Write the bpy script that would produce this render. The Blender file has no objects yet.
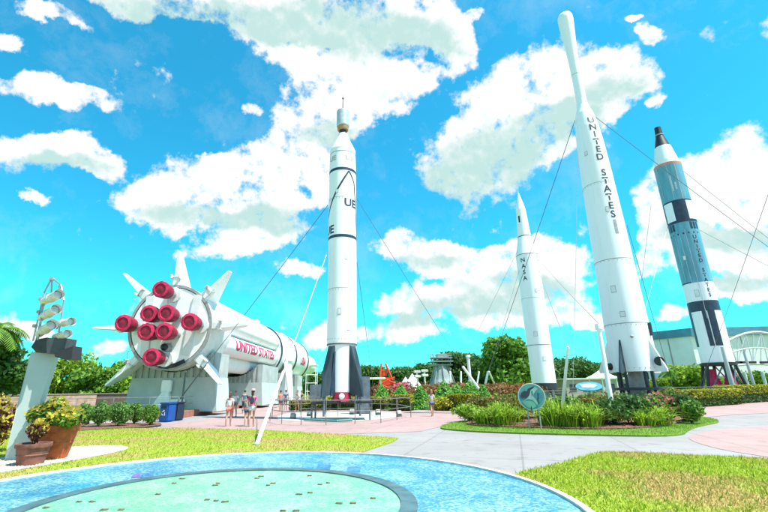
import bpy, bmesh, math, random
import numpy as np
from mathutils import Vector, Matrix
PI = math.pi
sc = bpy.context.scene
COL = sc.collection
# ------------------------------------------------------------------ camera
CF, CX, CY = 422.0, 366.0, 256.0            # focal length and principal point for a 768 px wide frame
PITCH, ROLL, EYE = math.radians(17.6), math.radians(0.77), 1.65
cd = bpy.data.cameras.new('camera'); cam = bpy.data.objects.new('camera', cd); COL.objects.link(cam)
cd.sensor_width = 36; cd.lens = CF / 768 * 36; cd.shift_x = (384 - CX) / 768; cd.clip_end = 8000; cd.clip_start = .05
cam.matrix_world = Matrix.Translation((0, 0, EYE)) @ Matrix.Rotation(PI / 2 + PITCH, 4, 'X') @ Matrix.Rotation(-ROLL, 4, 'Z')
sc.camera = cam
# ------------------------------------------------------------------ light
SUN = Vector((8.8, -4.2, 20)).normalized()
SKY_STRENGTH = 0.122
sl = bpy.data.lights.new('sun', 'SUN'); sl.energy = 4.8; sl.angle = math.radians(.5); sl.color = (1, .965, .90)
so = bpy.data.objects.new('sun', sl); COL.objects.link(so)
so.rotation_euler = SUN.to_track_quat('Z', 'Y').to_euler()
sc.view_settings.view_transform = 'Standard'; sc.view_settings.look = 'None'
sc.view_settings.exposure = 1.0; sc.view_settings.gamma = 1; sc.view_settings.use_curve_mapping = False
sc.render.resolution_x = 1024; sc.render.resolution_y = 683


def ray(x, y):
    u = (x - CX) / CF; v = -(y - CY) / CF; c, s = math.cos(ROLL), math.sin(ROLL)
    u, v = u * c + v * s, -u * s + v * c
    return Vector((u, -v * math.sin(PITCH) + math.cos(PITCH), v * math.cos(PITCH) + math.sin(PITCH)))
def G(x, y, z=0.0):
    """ground point seen at a photo pixel"""
    d = ray(x, y); t = (z - EYE) / d.z
    return Vector((d.x * t, d.y * t, z))
def A(x, y, Y):
    """point at depth Y seen at a photo pixel"""
    d = ray(x, y)
    return Vector((0, 0, EYE)) + d * (Y / d.y)
def P(p):
    p = Vector(p) - Vector((0, 0, EYE))
    u = p.x; w = p.y * math.cos(PITCH) + p.z * math.sin(PITCH); v = -p.y * math.sin(PITCH) + p.z * math.cos(PITCH)
    u /= w; v /= w; c, s = math.cos(ROLL), math.sin(ROLL)
    return CX + CF * (u * c - v * s), CY - CF * (u * s + v * c)

# ------------------------------------------------------------------ world: sky with cumulus, in world directions
w = bpy.data.worlds.new('World'); sc.world = w; w.use_nodes = True
nt = w.node_tree; nt.nodes.clear(); N = nt.nodes; L = nt.links
def nd(t, **k):
    n = N.new(t)
    for a, b in k.items(): setattr(n, a, b)
    return n
def M_(op, a, b=None, c=None, clamp=False):
    n = nd('ShaderNodeMath', operation=op); n.use_clamp = clamp
    for i, v in enumerate((a, b, c)):
        if v is None: continue
        if isinstance(v, (int, float)): n.inputs[i].default_value = v
        else: L.new(v, n.inputs[i])
    return n.outputs[0]
def VM(op, a, b=None):
    n = nd('ShaderNodeVectorMath', operation=op)
    for i, v in enumerate((a, b)):
        if v is None: continue
        if isinstance(v, (tuple, list, Vector)): n.inputs[i].default_value = tuple(v)
        else: L.new(v, n.inputs[i])
    return n
out = nd('ShaderNodeOutputWorld'); bg = nd('ShaderNodeBackground'); L.new(bg.outputs[0], out.inputs[0])
sky = nd('ShaderNodeTexSky', sky_type='NISHITA'); sky.sun_disc = False
sky.sun_elevation = math.asin(SUN.z); sky.sun_rotation = math.atan2(SUN.x, SUN.y)
sky.air_density = 1.0; sky.dust_density = 0.4; sky.ozone_density = 2.0
tc = nd('ShaderNodeTexCoord'); D0 = tc.outputs['Generated']
def noise(vec, scale, detail, rough=.55, lac=2.0):
    n = nd('ShaderNodeTexNoise'); n.inputs['Scale'].default_value = scale; n.inputs['Detail'].default_value = detail
    n.inputs['Roughness'].default_value = rough; n.inputs['Lacunarity'].default_value = lac
    L.new(vec, n.inputs['Vector']); return n
# squash so that clouds keep flatter bases near the horizon
warpn = noise(D0, 6.0, 9, .62)
w1 = VM('SUBTRACT', warpn.outputs['Color'], (.5, .5, .5)); w2 = VM('SCALE', w1.outputs[0]); w2.inputs['Scale'].default_value = .13
DW = VM('ADD', D0, w2.outputs[0]).outputs[0]
BLOBS = [  # photo x, y, half width, half height, tilt
 (150, 5, 75, 17, 5), (250, 0, 95, 30, 5), (290, 30, 50, 26, 10), (350, 5, 80, 45, 0), (330, 70, 40, 34, 0), (318, 108, 46, 30, 0), (358, 88, 34, 36, 0),
 (420, 20, 50, 26, 0), (405, 85, 28, 22, 0), (452, 45, 30, 26, -10), (480, 8, 14, 8, 0),
 (35, 88, 52, 13, 14), (85, 106, 32, 12, 20), (60, 18, 40, 8, 20), (8, 40, 20, 10, 20),
 (52, 153, 58, 22, 3), (90, 165, 26, 14, 20),
 (290, 155, 42, 27, 0), (225, 178, 66, 20, 5), (150, 202, 42, 20, 0), (225, 205, 90, 24, 0), (225, 240, 66, 15, 0), (285, 218, 40, 20, 0), (300, 265, 24, 10, 0), (326, 178, 12, 24, 0),
 (452, 152, 32, 32, 0), (460, 180, 46, 30, 0), (508, 95, 44, 38, 0), (505, 145, 52, 38, 0), (560, 90, 50, 45, 0), (545, 130, 48, 34, 0), (622, 72, 38, 24, 5), (598, 108, 24, 18, 0),
 (420, 248, 44, 17, 0), (460, 262, 46, 16, 0), (510, 262, 54, 28, 0), (545, 280, 44, 28, 0), (405, 302, 36, 22, 0), (470, 298, 40, 22, 0), (552, 308, 38, 14, 0), (390, 334, 44, 12, 0), (322, 335, 20, 12, 0), (500, 322, 40, 10, 0),
 (740, 165, 42, 30, 0), (690, 185, 48, 24, 0), (700, 220, 60, 30, 0), (755, 215, 46, 40, 0), (660, 240, 30, 26, 0), (735, 262, 52, 22, 0), (665, 268, 40, 14, 0), (755, 292, 34, 14, 0), (675, 316, 32, 10, 0), (600, 320, 26, 7, 0), (715, 288, 30, 10, 0),
 (652, 37, 13, 9, 30), (658, 98, 14, 7, -35), (250, 112, 12, 10, 0), (640, 20, 8, 5, 0), (36, 196, 14, 6, 30), (105, 345, 20, 10, 0), (240, 330, 30, 8, 0), (20, 330, 40, 8, 0),
 (850, 230, 70, 50, 0), (900, 320, 90, 22, 0), (-80, 170, 70, 30, 0), (-150, 60, 90, 40, 0), (-60, 320, 70, 16, 0), (250, -120, 120, 50, 0), (600, -140, 110, 50, 0), (820, 20, 60, 30, 0)]
HOLES = [(425, 112, 20, 7, -25), (384, 150, 22, 18, 0), (392, 190, 26, 34, 0), (250, 128, 44, 10, 0), (432, 55, 12, 7, 0), (492, 40, 8, 18, 20), (335, 44, 6, 4, 0), (295, 38, 8, 6, 0), (320, 215, 10, 8, 0), (200, 150, 20, 10, 0), (585, 132, 14, 10, 0), (475, 236, 50, 8, 0), (440, 285, 14, 6, 0), (625, 250, 12, 40, 10), (700, 310, 30, 6, 0), (700, 277, 40, 4, 0), (180, 238, 30, 8, 0), (60, 130, 50, 6, 0)]
SHADES = [(470, 185, 60, 26, 0), (505, 150, 70, 30, -15), (560, 120, 36, 22, 0), (455, 205, 40, 16, 0), (740, 240, 70, 15, 10), (700, 232, 50, 12, 0), (215, 18, 110, 16, 5), (270, 218, 60, 14, 0), (200, 215, 60, 10, 0), (55, 168, 50, 10, 0),
 (520, 290, 60, 12, 0), (420, 262, 40, 8, 0), (470, 310, 60, 10, 0), (330, 20, 80, 20, 0), (610, 88, 30, 14, 0), (735, 285, 60, 8, 0), (400, 322, 40, 8, 0), (330, 128, 40, 14, 0), (400, 40, 60, 20, 0)]
def blobs(lst, vec, power=1.0):
    cur = None
    for (x, y, rx, ry, t) in lst:
        c = ray(x, y).normalized(); r = (ray(x + 1, y).normalized() - c); u = (ray(x, y - 1).normalized() - c)
        sr, su = r.length, u.length; r = r.normalized(); u = (u - r * u.dot(r)).normalized()
        a = math.radians(t); r, u = (r * math.cos(a) - u * math.sin(a)), (r * math.sin(a) + u * math.cos(a))
        dd = VM('SUBTRACT', vec, tuple(c)).outputs[0]
        # anisotropic distance: component lengths along r, u and depth
        da = VM('DOT_PRODUCT', dd, tuple(r / (rx * sr))).outputs['Value']
        db = VM('DOT_PRODUCT', dd, tuple(u / (ry * su))).outputs['Value']
        dc = VM('DOT_PRODUCT', dd, tuple(c / .5)).outputs['Value']
        q = M_('MULTIPLY_ADD', da, da, M_('MULTIPLY_ADD', db, db, M_('MULTIPLY', dc, dc)))
        g = M_('EXPONENT', M_('MULTIPLY', M_('MULTIPLY', q, q), -.7))
        cur = g if cur is None else M_('ADD', cur, g)
    return cur
dens = M_('SUBTRACT', M_('MINIMUM', blobs(BLOBS, DW), .98), M_('MULTIPLY', M_('MINIMUM', blobs(HOLES, DW), 1.0), .55))
sepd = nd('ShaderNodeSeparateXYZ'); L.new(D0, sepd.inputs[0])
dens = M_('ADD', dens, M_('MULTIPLY', M_('MULTIPLY', sepd.outputs[1], -1.6, clamp=True), .62))   # unseen cloud added behind the viewer to fill camera-facing surfaces with light
n1 = noise(D0, 11.0, 12, .62).outputs['Fac']
n2 = noise(D0, 30.0, 8, .62).outputs['Fac']
puff = M_('ADD', M_('MULTIPLY', M_('SUBTRACT', n1, .5), 2.6), M_('MULTIPLY', M_('SUBTRACT', n2, .5), 1.5))
dd = M_('ADD', dens, puff)
mr = nd('ShaderNodeMapRange'); mr.interpolation_type = 'SMOOTHSTEP'; mr.inputs['From Min'].default_value = .36; mr.inputs['From Max'].default_value = .92
L.new(dd, mr.inputs['Value']); alpha = mr.outputs[0]
# thin wisps
n3 = noise(DW, 4.0, 10, .7).outputs['Fac']
ws = nd('ShaderNodeMapRange'); ws.inputs['From Min'].default_value = .52; ws.inputs['From Max'].default_value = .85; ws.inputs['To Max'].default_value = .26
L.new(n3, ws.inputs['Value'])
alpha = M_('MAXIMUM', alpha, ws.outputs[0])
shd = M_('MINIMUM', blobs(SHADES, DW), 1.0)
n4 = noise(DW, 13.0, 6, .6).outputs['Fac']
shf = nd('ShaderNodeMapRange'); shf.interpolation_type = 'SMOOTHSTEP'; shf.inputs['From Min'].default_value = .05; shf.inputs['From Max'].default_value = 1.55
offv = VM('ADD', D0, tuple(Vector((.30, 0, .95)) * .016)).outputs[0]
na = noise(D0, 12.0, 5, .55).outputs['Fac']; nb_ = noise(offv, 12.0, 5, .55).outputs['Fac']
emb = M_('MULTIPLY', M_('SUBTRACT', nb_, na), 3.6)
L.new(M_('ADD', M_('ADD', M_('MULTIPLY', shd, 1.3), emb), M_('MULTIPLY', M_('SUBTRACT', n4, .48), 1.1)), shf.inputs['Value'])
def mix(fac, a, b, mode='MIX'):
    n = nd('ShaderNodeMix', data_type='RGBA', blend_type=mode)
    if isinstance(fac, (int, float)): n.inputs[0].default_value = fac
    else: L.new(fac, n.inputs[0])
    for i, v in ((6, a), (7, b)):
        if isinstance(v, tuple): n.inputs[i].default_value = v
        else: L.new(v, n.inputs[i])
    return n.outputs[2]
K = 1.0 / SKY_STRENGTH
cloudc = mix(shf.outputs[0], (.545 * K, .55 * K, .55 * K, 1), (.285 * K, .41 * K, .395 * K, 1))
tint = mix(1.0, sky.outputs[0], (.14, 1.08, 1.10, 1), 'MULTIPLY')
L.new(mix(alpha, tint, cloudc), bg.inputs['Color'])
bg.inputs['Strength'].default_value = SKY_STRENGTH

# ------------------------------------------------------------------ materials
MATS = {}
def mat(name, col, rough=.6, var=.12, scale=6.0, bump=0.0, metal=0.0, spec=.5, col2=None, island=False, detail=4, bscale=None, trans=0.0, stretch=None, thr=(.35, .65)):
    if name in MATS: return MATS[name]
    if max(col) < .64: col = tuple(v * .82 for v in col); col2 = tuple(v * .82 for v in col2) if col2 else None
    m = bpy.data.materials.new(name); m.use_nodes = True; t = m.node_tree; b = t.nodes['Principled BSDF']
    b.inputs['Roughness'].default_value = rough; b.inputs['Metallic'].default_value = metal; b.inputs['Specular IOR Level'].default_value = spec
    c = t.nodes.new('ShaderNodeTexCoord'); vec = c.outputs['Object']
    if stretch:
        mp = t.nodes.new('ShaderNodeMapping'); mp.inputs['Scale'].default_value = stretch; t.links.new(vec, mp.inputs[0]); vec = mp.outputs[0]
    n = t.nodes.new('ShaderNodeTexNoise'); n.inputs['Scale'].default_value = scale; n.inputs['Detail'].default_value = detail; n.inputs['Roughness'].default_value = .6
    t.links.new(vec, n.inputs['Vector'])
    r = t.nodes.new('ShaderNodeValToRGB')
    c2 = col2 or tuple(v * (1 - 2 * var) for v in col)
    r.color_ramp.elements[0].position = thr[0]; r.color_ramp.elements[1].position = thr[1]
    r.color_ramp.elements[0].color = (*c2, 1); r.color_ramp.elements[1].color = (*[min(1, v * (1 + (0 if col2 else var * .3))) for v in col], 1)
    t.links.new(n.outputs['Fac'], r.inputs[0]); src = r.outputs[0]
    if island:
        g = t.nodes.new('ShaderNodeNewGeometry'); t.links.new(g.outputs['Random Per Island'], r.inputs[0]) if island == 'only' else None
        h = t.nodes.new('ShaderNodeHueSaturation'); mm = t.nodes.new('ShaderNodeMapRange'); mm.inputs['To Min'].default_value = .55; mm.inputs['To Max'].default_value = 1.45
        t.links.new(g.outputs['Random Per Island'], mm.inputs['Value']); t.links.new(mm.outputs[0], h.inputs['Value']); t.links.new(src, h.inputs['Color']); src = h.outputs[0]
    t.links.new(src, b.inputs['Base Color'])
    if bump:
        nb = t.nodes.new('ShaderNodeTexNoise'); nb.inputs['Scale'].default_value = bscale or scale * 4; nb.inputs['Detail'].default_value = 5
        t.links.new(vec, nb.inputs['Vector'])
        bp = t.nodes.new('ShaderNodeBump'); bp.inputs['Strength'].default_value = bump; bp.inputs['Distance'].default_value = .02
        t.links.new(nb.outputs['Fac'], bp.inputs['Height']); t.links.new(bp.outputs[0], b.inputs['Normal'])
    if trans:
        o = t.nodes['Material Output']; tr = t.nodes.new('ShaderNodeBsdfTranslucent'); t.links.new(src, tr.inputs[0]); ms = t.nodes.new('ShaderNodeMixShader')
        ms.inputs[0].default_value = trans; t.links.new(b.outputs[0], ms.inputs[1]); t.links.new(tr.outputs[0], ms.inputs[2]); t.links.new(ms.outputs[0], o.inputs[0])
    MATS[name] = m; return m
white = mat('white_paint', (.88, .885, .885), .5, 0, 1.6, .05, col2=(.80, .805, .80), stretch=(2.2, 2.2, .16), detail=10, thr=(.26, .50))
whiteb = mat('white_panel', (.78, .79, .79), .45, .09, 1.3, .05, detail=8)
bone = mat('bone_paint', (.66, .66, .62), .5, .08, 1.5, .05)
black = mat('black_paint', (.028, .032, .04), .45, .1, 2)
navy = mat('navy_paint', (.03, .055, .10), .4, .2, 2)
navyfin = mat('weathered_fin', (.015, .028, .04), .5, .3, 1.2, .1, col2=(.06, .10, .13), stretch=(1.5, 1.5, .3), detail=8)
steelblue = mat('blue_skin', (.17, .46, .59), .45, .15, 1.0, .05, stretch=(1.5, 1.5, .3), detail=8)
letter = mat('letter_navy', (.03, .04, .075), .5, .05)
magenta = mat('letter_red', (.62, .02, .13), .5, .05)
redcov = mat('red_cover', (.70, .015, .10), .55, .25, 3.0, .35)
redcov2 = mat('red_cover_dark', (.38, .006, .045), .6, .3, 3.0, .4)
orange = mat('red_orange_steel', (.72, .07, .015), .5, .15, 2)
steel = mat('galvanised', (.46, .47, .46), .35, .15, 6, metal=.6)
railm = mat('brushed_rail', (.30, .27, .24), .4, .15, 6, metal=.5)
cable = mat('cable', (.16, .17, .18), .5, .1, metal=.4)
cablew = mat('pale_cable', (.7, .7, .7), .5, .1)
conc = mat('concrete', (.50, .50, .49), .85, .14, .8, .25, detail=10)
supp = mat('support_paint', (.55, .62, .60), .6, .10, .6, .08, detail=8)
suppd = mat('support_rib', (.50, .55, .53), .6, .12, .8, .08, detail=8)
greyb = mat('blue_grey_steel', (.16, .20, .23), .5, .2, 2)
greym = mat('bell_grey', (.42, .43, .42), .5, .15, 3)
terra = mat('terracotta', (.55, .12, .03), .8, .22, 5, .3, detail=8)
terrad = mat('terracotta_dark', (.33, .12, .09), .8, .22, 5, .3, detail=8)
soil = mat('mulch', (.24, .115, .07), 1, .35, 9, .8, detail=8)
pylonm = mat('pylon_paint', (.54, .62, .61), .5, .07, .7, .05)
blackm = mat('matte_black', (.03, .03, .035), .6, .1)
spotm = mat('spot_housing', (.68, .66, .60), .4, .1, 4)
wallm = mat('block_wall', (.60, .38, .33), .9, .15, 3, .3)
copingm = mat('wall_coping', (.40, .31, .28), .85, .12, 3)
wallshade = mat('block_wall_shaded', (.22, .13, .12), .9, .15, 3, .3)  # darker copy of the wall colour, shade painted in for the turned stretch
kerbm = mat('red_kerb', (.46, .17, .13), .85, .15, 3, .2)
bluebin = mat('blue_plastic', (.012, .09, .38), .4, .1, 3)
darkbin = mat('navy_bin', (.02, .03, .06), .45, .1, 3)
glass = mat('lens_glass', (.55, .6, .6), .1, .1)
barkm = mat('bark', (.12, .09, .065), .9, .3, 6, .6)
def leafmat(name, c1, c2, tr=.35): return mat(name, c1, .55, 0, 1.2, col2=c2, island=True, trans=tr, spec=.3)
leaf_dark = leafmat('leaf_dark', (.11, .24, .04), (.05, .13, .03))
leaf_mid = leafmat('leaf_mid', (.20, .38, .035), (.09, .21, .025))
leaf_bright = leafmat('leaf_bright', (.33, .50, .035), (.16, .31, .02))
leaf_top = leafmat('leaf_topiary', (.22, .55, .07), (.13, .38, .05))
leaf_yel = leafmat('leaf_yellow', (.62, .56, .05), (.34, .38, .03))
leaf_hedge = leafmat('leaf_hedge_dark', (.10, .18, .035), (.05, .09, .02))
leaf_red = leafmat('leaf_red', (.38, .14, .06), (.20, .17, .04))
leaf_purple = leafmat('leaf_purple', (.20, .035, .045), (.10, .06, .03))
leaf_croton = leafmat('leaf_croton', (.66, .52, .06), (.30, .26, .05))
leaf_bush = leafmat('leaf_clipped', (.22, .42, .08), (.12, .26, .06))
blade_m = leafmat('blade_green', (.42, .58, .05), (.24, .42, .03))
flower = leafmat('flower_pink', (.65, .16, .22), (.5, .09, .12))

# ------------------------------------------------------------------ object helpers
def setp(o, label=None, cat=None, group=None, kind=None):
    if label: o['label'] = label
    if cat: o['category'] = cat
    if group: o['group'] = group
    if kind: o['kind'] = kind
    return o
def root(name, loc, label, cat, group=None, rz=0):
    o = bpy.data.objects.new(name, None); COL.objects.link(o); o.matrix_world = Matrix.Translation(loc) @ Matrix.Rotation(rz, 4, 'Z')
    o.location = loc; o.rotation_euler = (0, 0, rz); o.empty_display_size = .2
    return setp(o, label, cat, group)
def RM(o): return Matrix.Translation(o.location) @ Matrix.Rotation(o.rotation_euler.z, 4, 'Z')
def link(name, me, mats, parent=None, local=False, smooth=False):
    """verts are given in world space unless local; children store them in their thing's frame"""
    if not isinstance(mats, (list, tuple)): mats = [mats]
    for m in mats: me.materials.append(m)
    o = bpy.data.objects.new(name, me); COL.objects.link(o)
    if parent:
        o.parent = parent
        if not local:
            top = parent
            while top.parent: top = top.parent
            me.transform(RM(top).inverted())
    if smooth:
        for p in me.polygons: p.use_smooth = True
    return o
class MB:
    def __init__(s): s.bm = bmesh.new(); s.T = Matrix()
    def box(s, c, size, rz=0, mi=0, R=None, bevel=0):
        M = s.T @ Matrix.Translation(c) @ (R if R is not None else Matrix.Rotation(rz, 4, 'Z')) @ Matrix.Diagonal((size[0], size[1], size[2], 1))
        r = bmesh.ops.create_cube(s.bm, size=1, matrix=M)
        fs = {f for v in r['verts'] for f in v.link_faces}
        for f in fs: f.material_index = mi
        if bevel:
            es = {e for v in r['verts'] for e in v.link_edges}
            b = bmesh.ops.bevel(s.bm, geom=list(es), offset=bevel, segments=2, affect='EDGES')
            for f in b['faces']: f.material_index = mi
        return s
    def tube(s, a, b, r, r2=None, n=10, mi=0, caps=True):
        a = Vector(a); b = Vector(b); d = b - a
        if d.length < 1e-6: return s
        q = d.to_track_quat('Z', 'Y').to_matrix().to_4x4()
        rr = bmesh.ops.create_cone(s.bm, cap_ends=caps, segments=n, radius1=r, radius2=r if r2 is None else r2, depth=d.length, matrix=s.T @ Matrix.Translation((a + b) / 2) @ q)
        for f in {f for v in rr['verts'] for f in v.link_faces}: f.material_index = mi; f.smooth = len(f.verts) == 4
        return s
    def poly(s, pts, mi=0):
        f = s.bm.faces.new([s.bm.verts.new(s.T @ Vector(p)) for p in pts]); f.material_index = mi; return s
    def prism(s, pts, off, mi=0):
        """closed polygon extruded along off"""
        off = Vector(off); a = [s.bm.verts.new(s.T @ Vector(p)) for p in pts]; b = [s.bm.verts.new(s.T @ (Vector(p) + off)) for p in pts]
        n = len(a); fs = [s.bm.faces.new(a[::-1]), s.bm.faces.new(b)]
        for i in range(n): fs.append(s.bm.faces.new((a[i], a[(i + 1) % n], b[(i + 1) % n], b[i])))
        for f in fs: f.material_index = mi
        return s
    def lathe(s, prof, c, axis='Z', n=40, mi=0, mfun=None, capt=True, M=None):
        """prof: (z, r) pairs"""
        T = s.T @ (M if M is not None else Matrix.Translation(c)); rings = []
        if mfun is None:          # hold the curve tight at its corners so that long walls shade evenly
            p2 = [prof[0]]
            for (z0, r0), (z1, r1) in zip(prof, prof[1:]):
                l_ = math.hypot(z1 - z0, r1 - r0)
                if l_ > .35:
                    e = .06 / l_; p2 += [(z0 + (z1 - z0) * e, r0 + (r1 - r0) * e), (z1 - (z1 - z0) * e, r1 - (r1 - r0) * e)]
                p2.append((z1, r1))
            prof = p2
        for z, r in prof:
            rings.append([s.bm.verts.new(T @ Vector((r * math.cos(2 * PI * k / n), r * math.sin(2 * PI * k / n), z))) for k in range(n)])
        for i in range(len(rings) - 1):
            for k in range(n):
                f = s.bm.faces.new((rings[i][k], rings[i][(k + 1) % n], rings[i + 1][(k + 1) % n], rings[i + 1][k])); f.smooth = True
                f.material_index = mfun(i) if mfun else mi
        if capt:
            for rg in (rings[0][::-1], rings[-1]):
                f = s.bm.faces.new(rg); f.material_index = mi
        return s
    def sphere(s, c, r, sc_=(1, 1, 1), mi=0, u=14, v=10, R=None):
        rr = bmesh.ops.create_uvsphere(s.bm, u_segments=u, v_segments=v, radius=r, matrix=s.T @ Matrix.Translation(c) @ (R if R is not None else Matrix()) @ Matrix.Diagonal((*sc_, 1)))
        for f in {f for v_ in rr['verts'] for f in v_.link_faces}: f.material_index = mi; f.smooth = True
        return s
    def out(s, name, mats, parent=None, local=False, recalc=True):
        if recalc: bmesh.ops.recalc_face_normals(s.bm, faces=s.bm.faces[:])
        es = [e for e in s.bm.edges if len(e.link_faces) == 2 and e.calc_face_angle(0) > .6 and (e.link_faces[0].smooth or e.link_faces[1].smooth)]
        if es: bmesh.ops.split_edges(s.bm, edges=es)
        me = bpy.data.meshes.new(name); s.bm.to_mesh(me); s.bm.free()
        # hard edges between flat and curved regions
        return link(name, me, mats, parent, local)
def tag(o, *a, **k): return setp(o, *a, **k)
def copy_tree(o, parent=None):
    c = o.copy(); COL.objects.link(c)
    if parent: c.parent = parent
    for ch in list(o.children): copy_tree(ch, c)
    return c

def frame(c):
    """for an upright round body at c: unit vector to the camera and the picture-right tangent"""
    d = Vector((c[0], c[1], 0)).normalized()
    return -d, Vector((d.y, -d.x, 0))
def text_mesh(body, size, spacing=1.0, bold=.012):
    cu = bpy.data.curves.new('lettering', 'FONT'); cu.body = body; cu.size = size; cu.align_x = 'CENTER'; cu.align_y = 'CENTER'; cu.offset = bold * size; cu.space_character = spacing; cu.resolution_u = 3
    o = bpy.data.objects.new('lettering', cu); COL.objects.link(o)
    bpy.context.view_layer.update()
    me = bpy.data.meshes.new_from_object(o.evaluated_get(bpy.context.evaluated_depsgraph_get()))
    bpy.data.objects.remove(o); bpy.data.curves.remove(cu)
    bm = bmesh.new(); bm.from_mesh(me); bpy.data.meshes.remove(me)
    bmesh.ops.triangulate(bm, faces=bm.faces[:])
    for _ in range(2):
        es = [e for e in bm.edges if e.calc_length() > size * .22]
        if es: bmesh.ops.subdivide_edges(bm, edges=es, cuts=1)
    bmesh.ops.triangulate(bm, faces=bm.faces[:])
    return bm
def wrap(bm, c, R, ang, z0, name, m, parent, fr=None, sx=1.0, off=.012):
    """wrap a flat mesh onto an upright round body; R may be a function of z"""
    cam_, rt = fr or frame(c)
    for v in bm.verts:
        z = z0 + v.co.y; r = (R(z) if callable(R) else R); a = ang + v.co.x * sx / r
        p = (cam_ * math.cos(a) + rt * math.sin(a)) * (r + off)
        v.co = Vector((c[0] + p.x, c[1] + p.y, z))
    me = bpy.data.meshes.new(name); bm.to_mesh(me); bm.free()
    return link(name, me, m, parent)
def patch(a0, a1, z0, z1, c, R, name, m, parent, off=.01, n=10, mz=4, slant=0.0):
    """a painted panel on a round body between two angles (seen from the camera, + is right)"""
    bm = bmesh.new(); cam_, rt = frame(c); g = []
    for j in range(mz + 1):
        row = []
        for i in range(n + 1):
            z = z0 + (z1 - z0) * j / mz; r = (R(z) if callable(R) else R) + off; a = a0 + (a1 - a0) * i / n + slant * j / mz
            p = (cam_ * math.cos(a) + rt * math.sin(a)) * r; row.append(bm.verts.new((c[0] + p.x, c[1] + p.y, z)))
        g.append(row)
    for j in range(mz):
        for i in range(n): bm.faces.new((g[j][i], g[j][i + 1], g[j + 1][i + 1], g[j + 1][i])).smooth = True
    me = bpy.data.meshes.new(name); bm.to_mesh(me); bm.free(); return link(name, me, m, parent)
def stacked(word, size, step, c, R, ang, ztop, name, m, parent):
    bms = bmesh.new()
    for i, ch in enumerate(word):
        if ch == ' ': continue
        b = text_mesh(ch, size, bold=.02); me = bpy.data.meshes.new('t')
        for v in b.verts: v.co.y += -i * step
        b.to_mesh(me); b.free(); bms.from_mesh(me); bpy.data.meshes.remove(me)
    return wrap(bms, c, R, ang, ztop, name, m, parent)
def interp(prof):
    def f(z):
        for (z0, r0), (z1, r1) in zip(prof, prof[1:]):
            lo, hi = min(z0, z1), max(z0, z1)
            if lo <= z <= hi: return r0 + (r1 - r0) * (z - z0) / (z1 - z0 + 1e-9)
        return prof[0][1] if abs(z - prof[0][0]) < abs(z - prof[-1][0]) else prof[-1][1]
    return f
def band(z, h, c, R, name, m, parent, off=.012, n=48):
    f = R if callable(R) else (lambda q: R)
    return MB().lathe([(z - h / 2, f(z - h / 2) - .02), (z - h / 2, f(z - h / 2) + off), (z + h / 2, f(z + h / 2) + off), (z + h / 2, f(z + h / 2) - .02)], (c[0], c[1], 0), n=n, capt=False).out(name, m, parent)

# ================================================================== GROUND
def jointed(m, size=3.0, w_=.03, dark=.72):
    t = m.node_tree; b = t.nodes['Principled BSDF']; src = b.inputs['Base Color'].links[0].from_socket
    c = t.nodes.new('ShaderNodeTexCoord'); mp = t.nodes.new('ShaderNodeMapping'); mp.inputs['Rotation'].default_value = (0, 0, .32); t.links.new(c.outputs['Object'], mp.inputs[0])
    br = t.nodes.new('ShaderNodeTexBrick'); br.offset = 0; br.inputs['Scale'].default_value = 1; br.inputs['Brick Width'].default_value = size; br.inputs['Row Height'].default_value = size; br.inputs['Mortar Size'].default_value = w_; br.inputs['Mortar Smooth'].default_value = .3
    br.inputs['Color1'].default_value = (1, 1, 1, 1); br.inputs['Color2'].default_value = (.93, .93, .93, 1); br.inputs['Mortar'].default_value = (dark, dark, dark, 1); t.links.new(mp.outputs[0], br.inputs[0])
    n = t.nodes.new('ShaderNodeTexNoise'); n.inputs['Scale'].default_value = 1.7; n.inputs['Detail'].default_value = 9; n.inputs['Roughness'].default_value = .7; t.links.new(c.outputs['Object'], n.inputs[0])
    r = t.nodes.new('ShaderNodeValToRGB'); r.color_ramp.elements[0].position = .32; r.color_ramp.elements[0].color = (.70, .69, .67, 1); r.color_ramp.elements[1].position = .46; r.color_ramp.elements[1].color = (1, 1, 1, 1); t.links.new(n.outputs[0], r.inputs[0])
    for other in (br.outputs[0], r.outputs[0]):
        mx = t.nodes.new('ShaderNodeMix'); mx.data_type = 'RGBA'; mx.blend_type = 'MULTIPLY'; mx.inputs[0].default_value = 1; t.links.new(src, mx.inputs[6]); t.links.new(other, mx.inputs[7]); src = mx.outputs[2]
    t.links.new(src, b.inputs['Base Color'])
def sheet(name, pts, z, m, thick=0.0, kind='structure'):
    pts = [Vector((p[0], p[1], z)) for p in pts]
    bm = bmesh.new()
    f = bm.faces.new([bm.verts.new(p) for p in pts])
    if f.normal.z < 0: f.normal_flip()
    f.normal_update()
    if f.normal.z < 0: f.normal_flip()
    if thick:
        r = bmesh.ops.extrude_face_region(bm, geom=[f])
        bmesh.ops.translate(bm, verts=[v for v in r['geom'] if isinstance(v, bmesh.types.BMVert)], vec=(0, 0, thick))
        bmesh.ops.recalc_face_normals(bm, faces=bm.faces[:])
    bmesh.ops.triangulate(bm, faces=bm.faces[:])
    me = bpy.data.meshes.new(name); bm.to_mesh(me); bm.free()
    o = link(name, me, m)
    return setp(o, kind=kind)
def smooth_poly(pts, it=2):
    pts = [Vector(p[:2]) for p in pts]
    for _ in range(it):
        q = []
        for i in range(len(pts)):
            a, b = pts[i], pts[(i + 1) % len(pts)]; q += [a * .75 + b * .25, a * .25 + b * .75]
        pts = q
    return pts
grassm = mat('lawn_soil', (.30, .38, .03), .95, 0, .45, .5, col2=(.42, .32, .10), detail=9, bscale=30, thr=(.40, .54))
grassm2 = mat('verge_soil', (.17, .30, .02), .95, 0, 1.1, .5, col2=(.12, .22, .015), detail=8, bscale=30)
farg = mat('far_ground', (.20, .26, .05), .95, .2, .1, .2)
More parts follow.
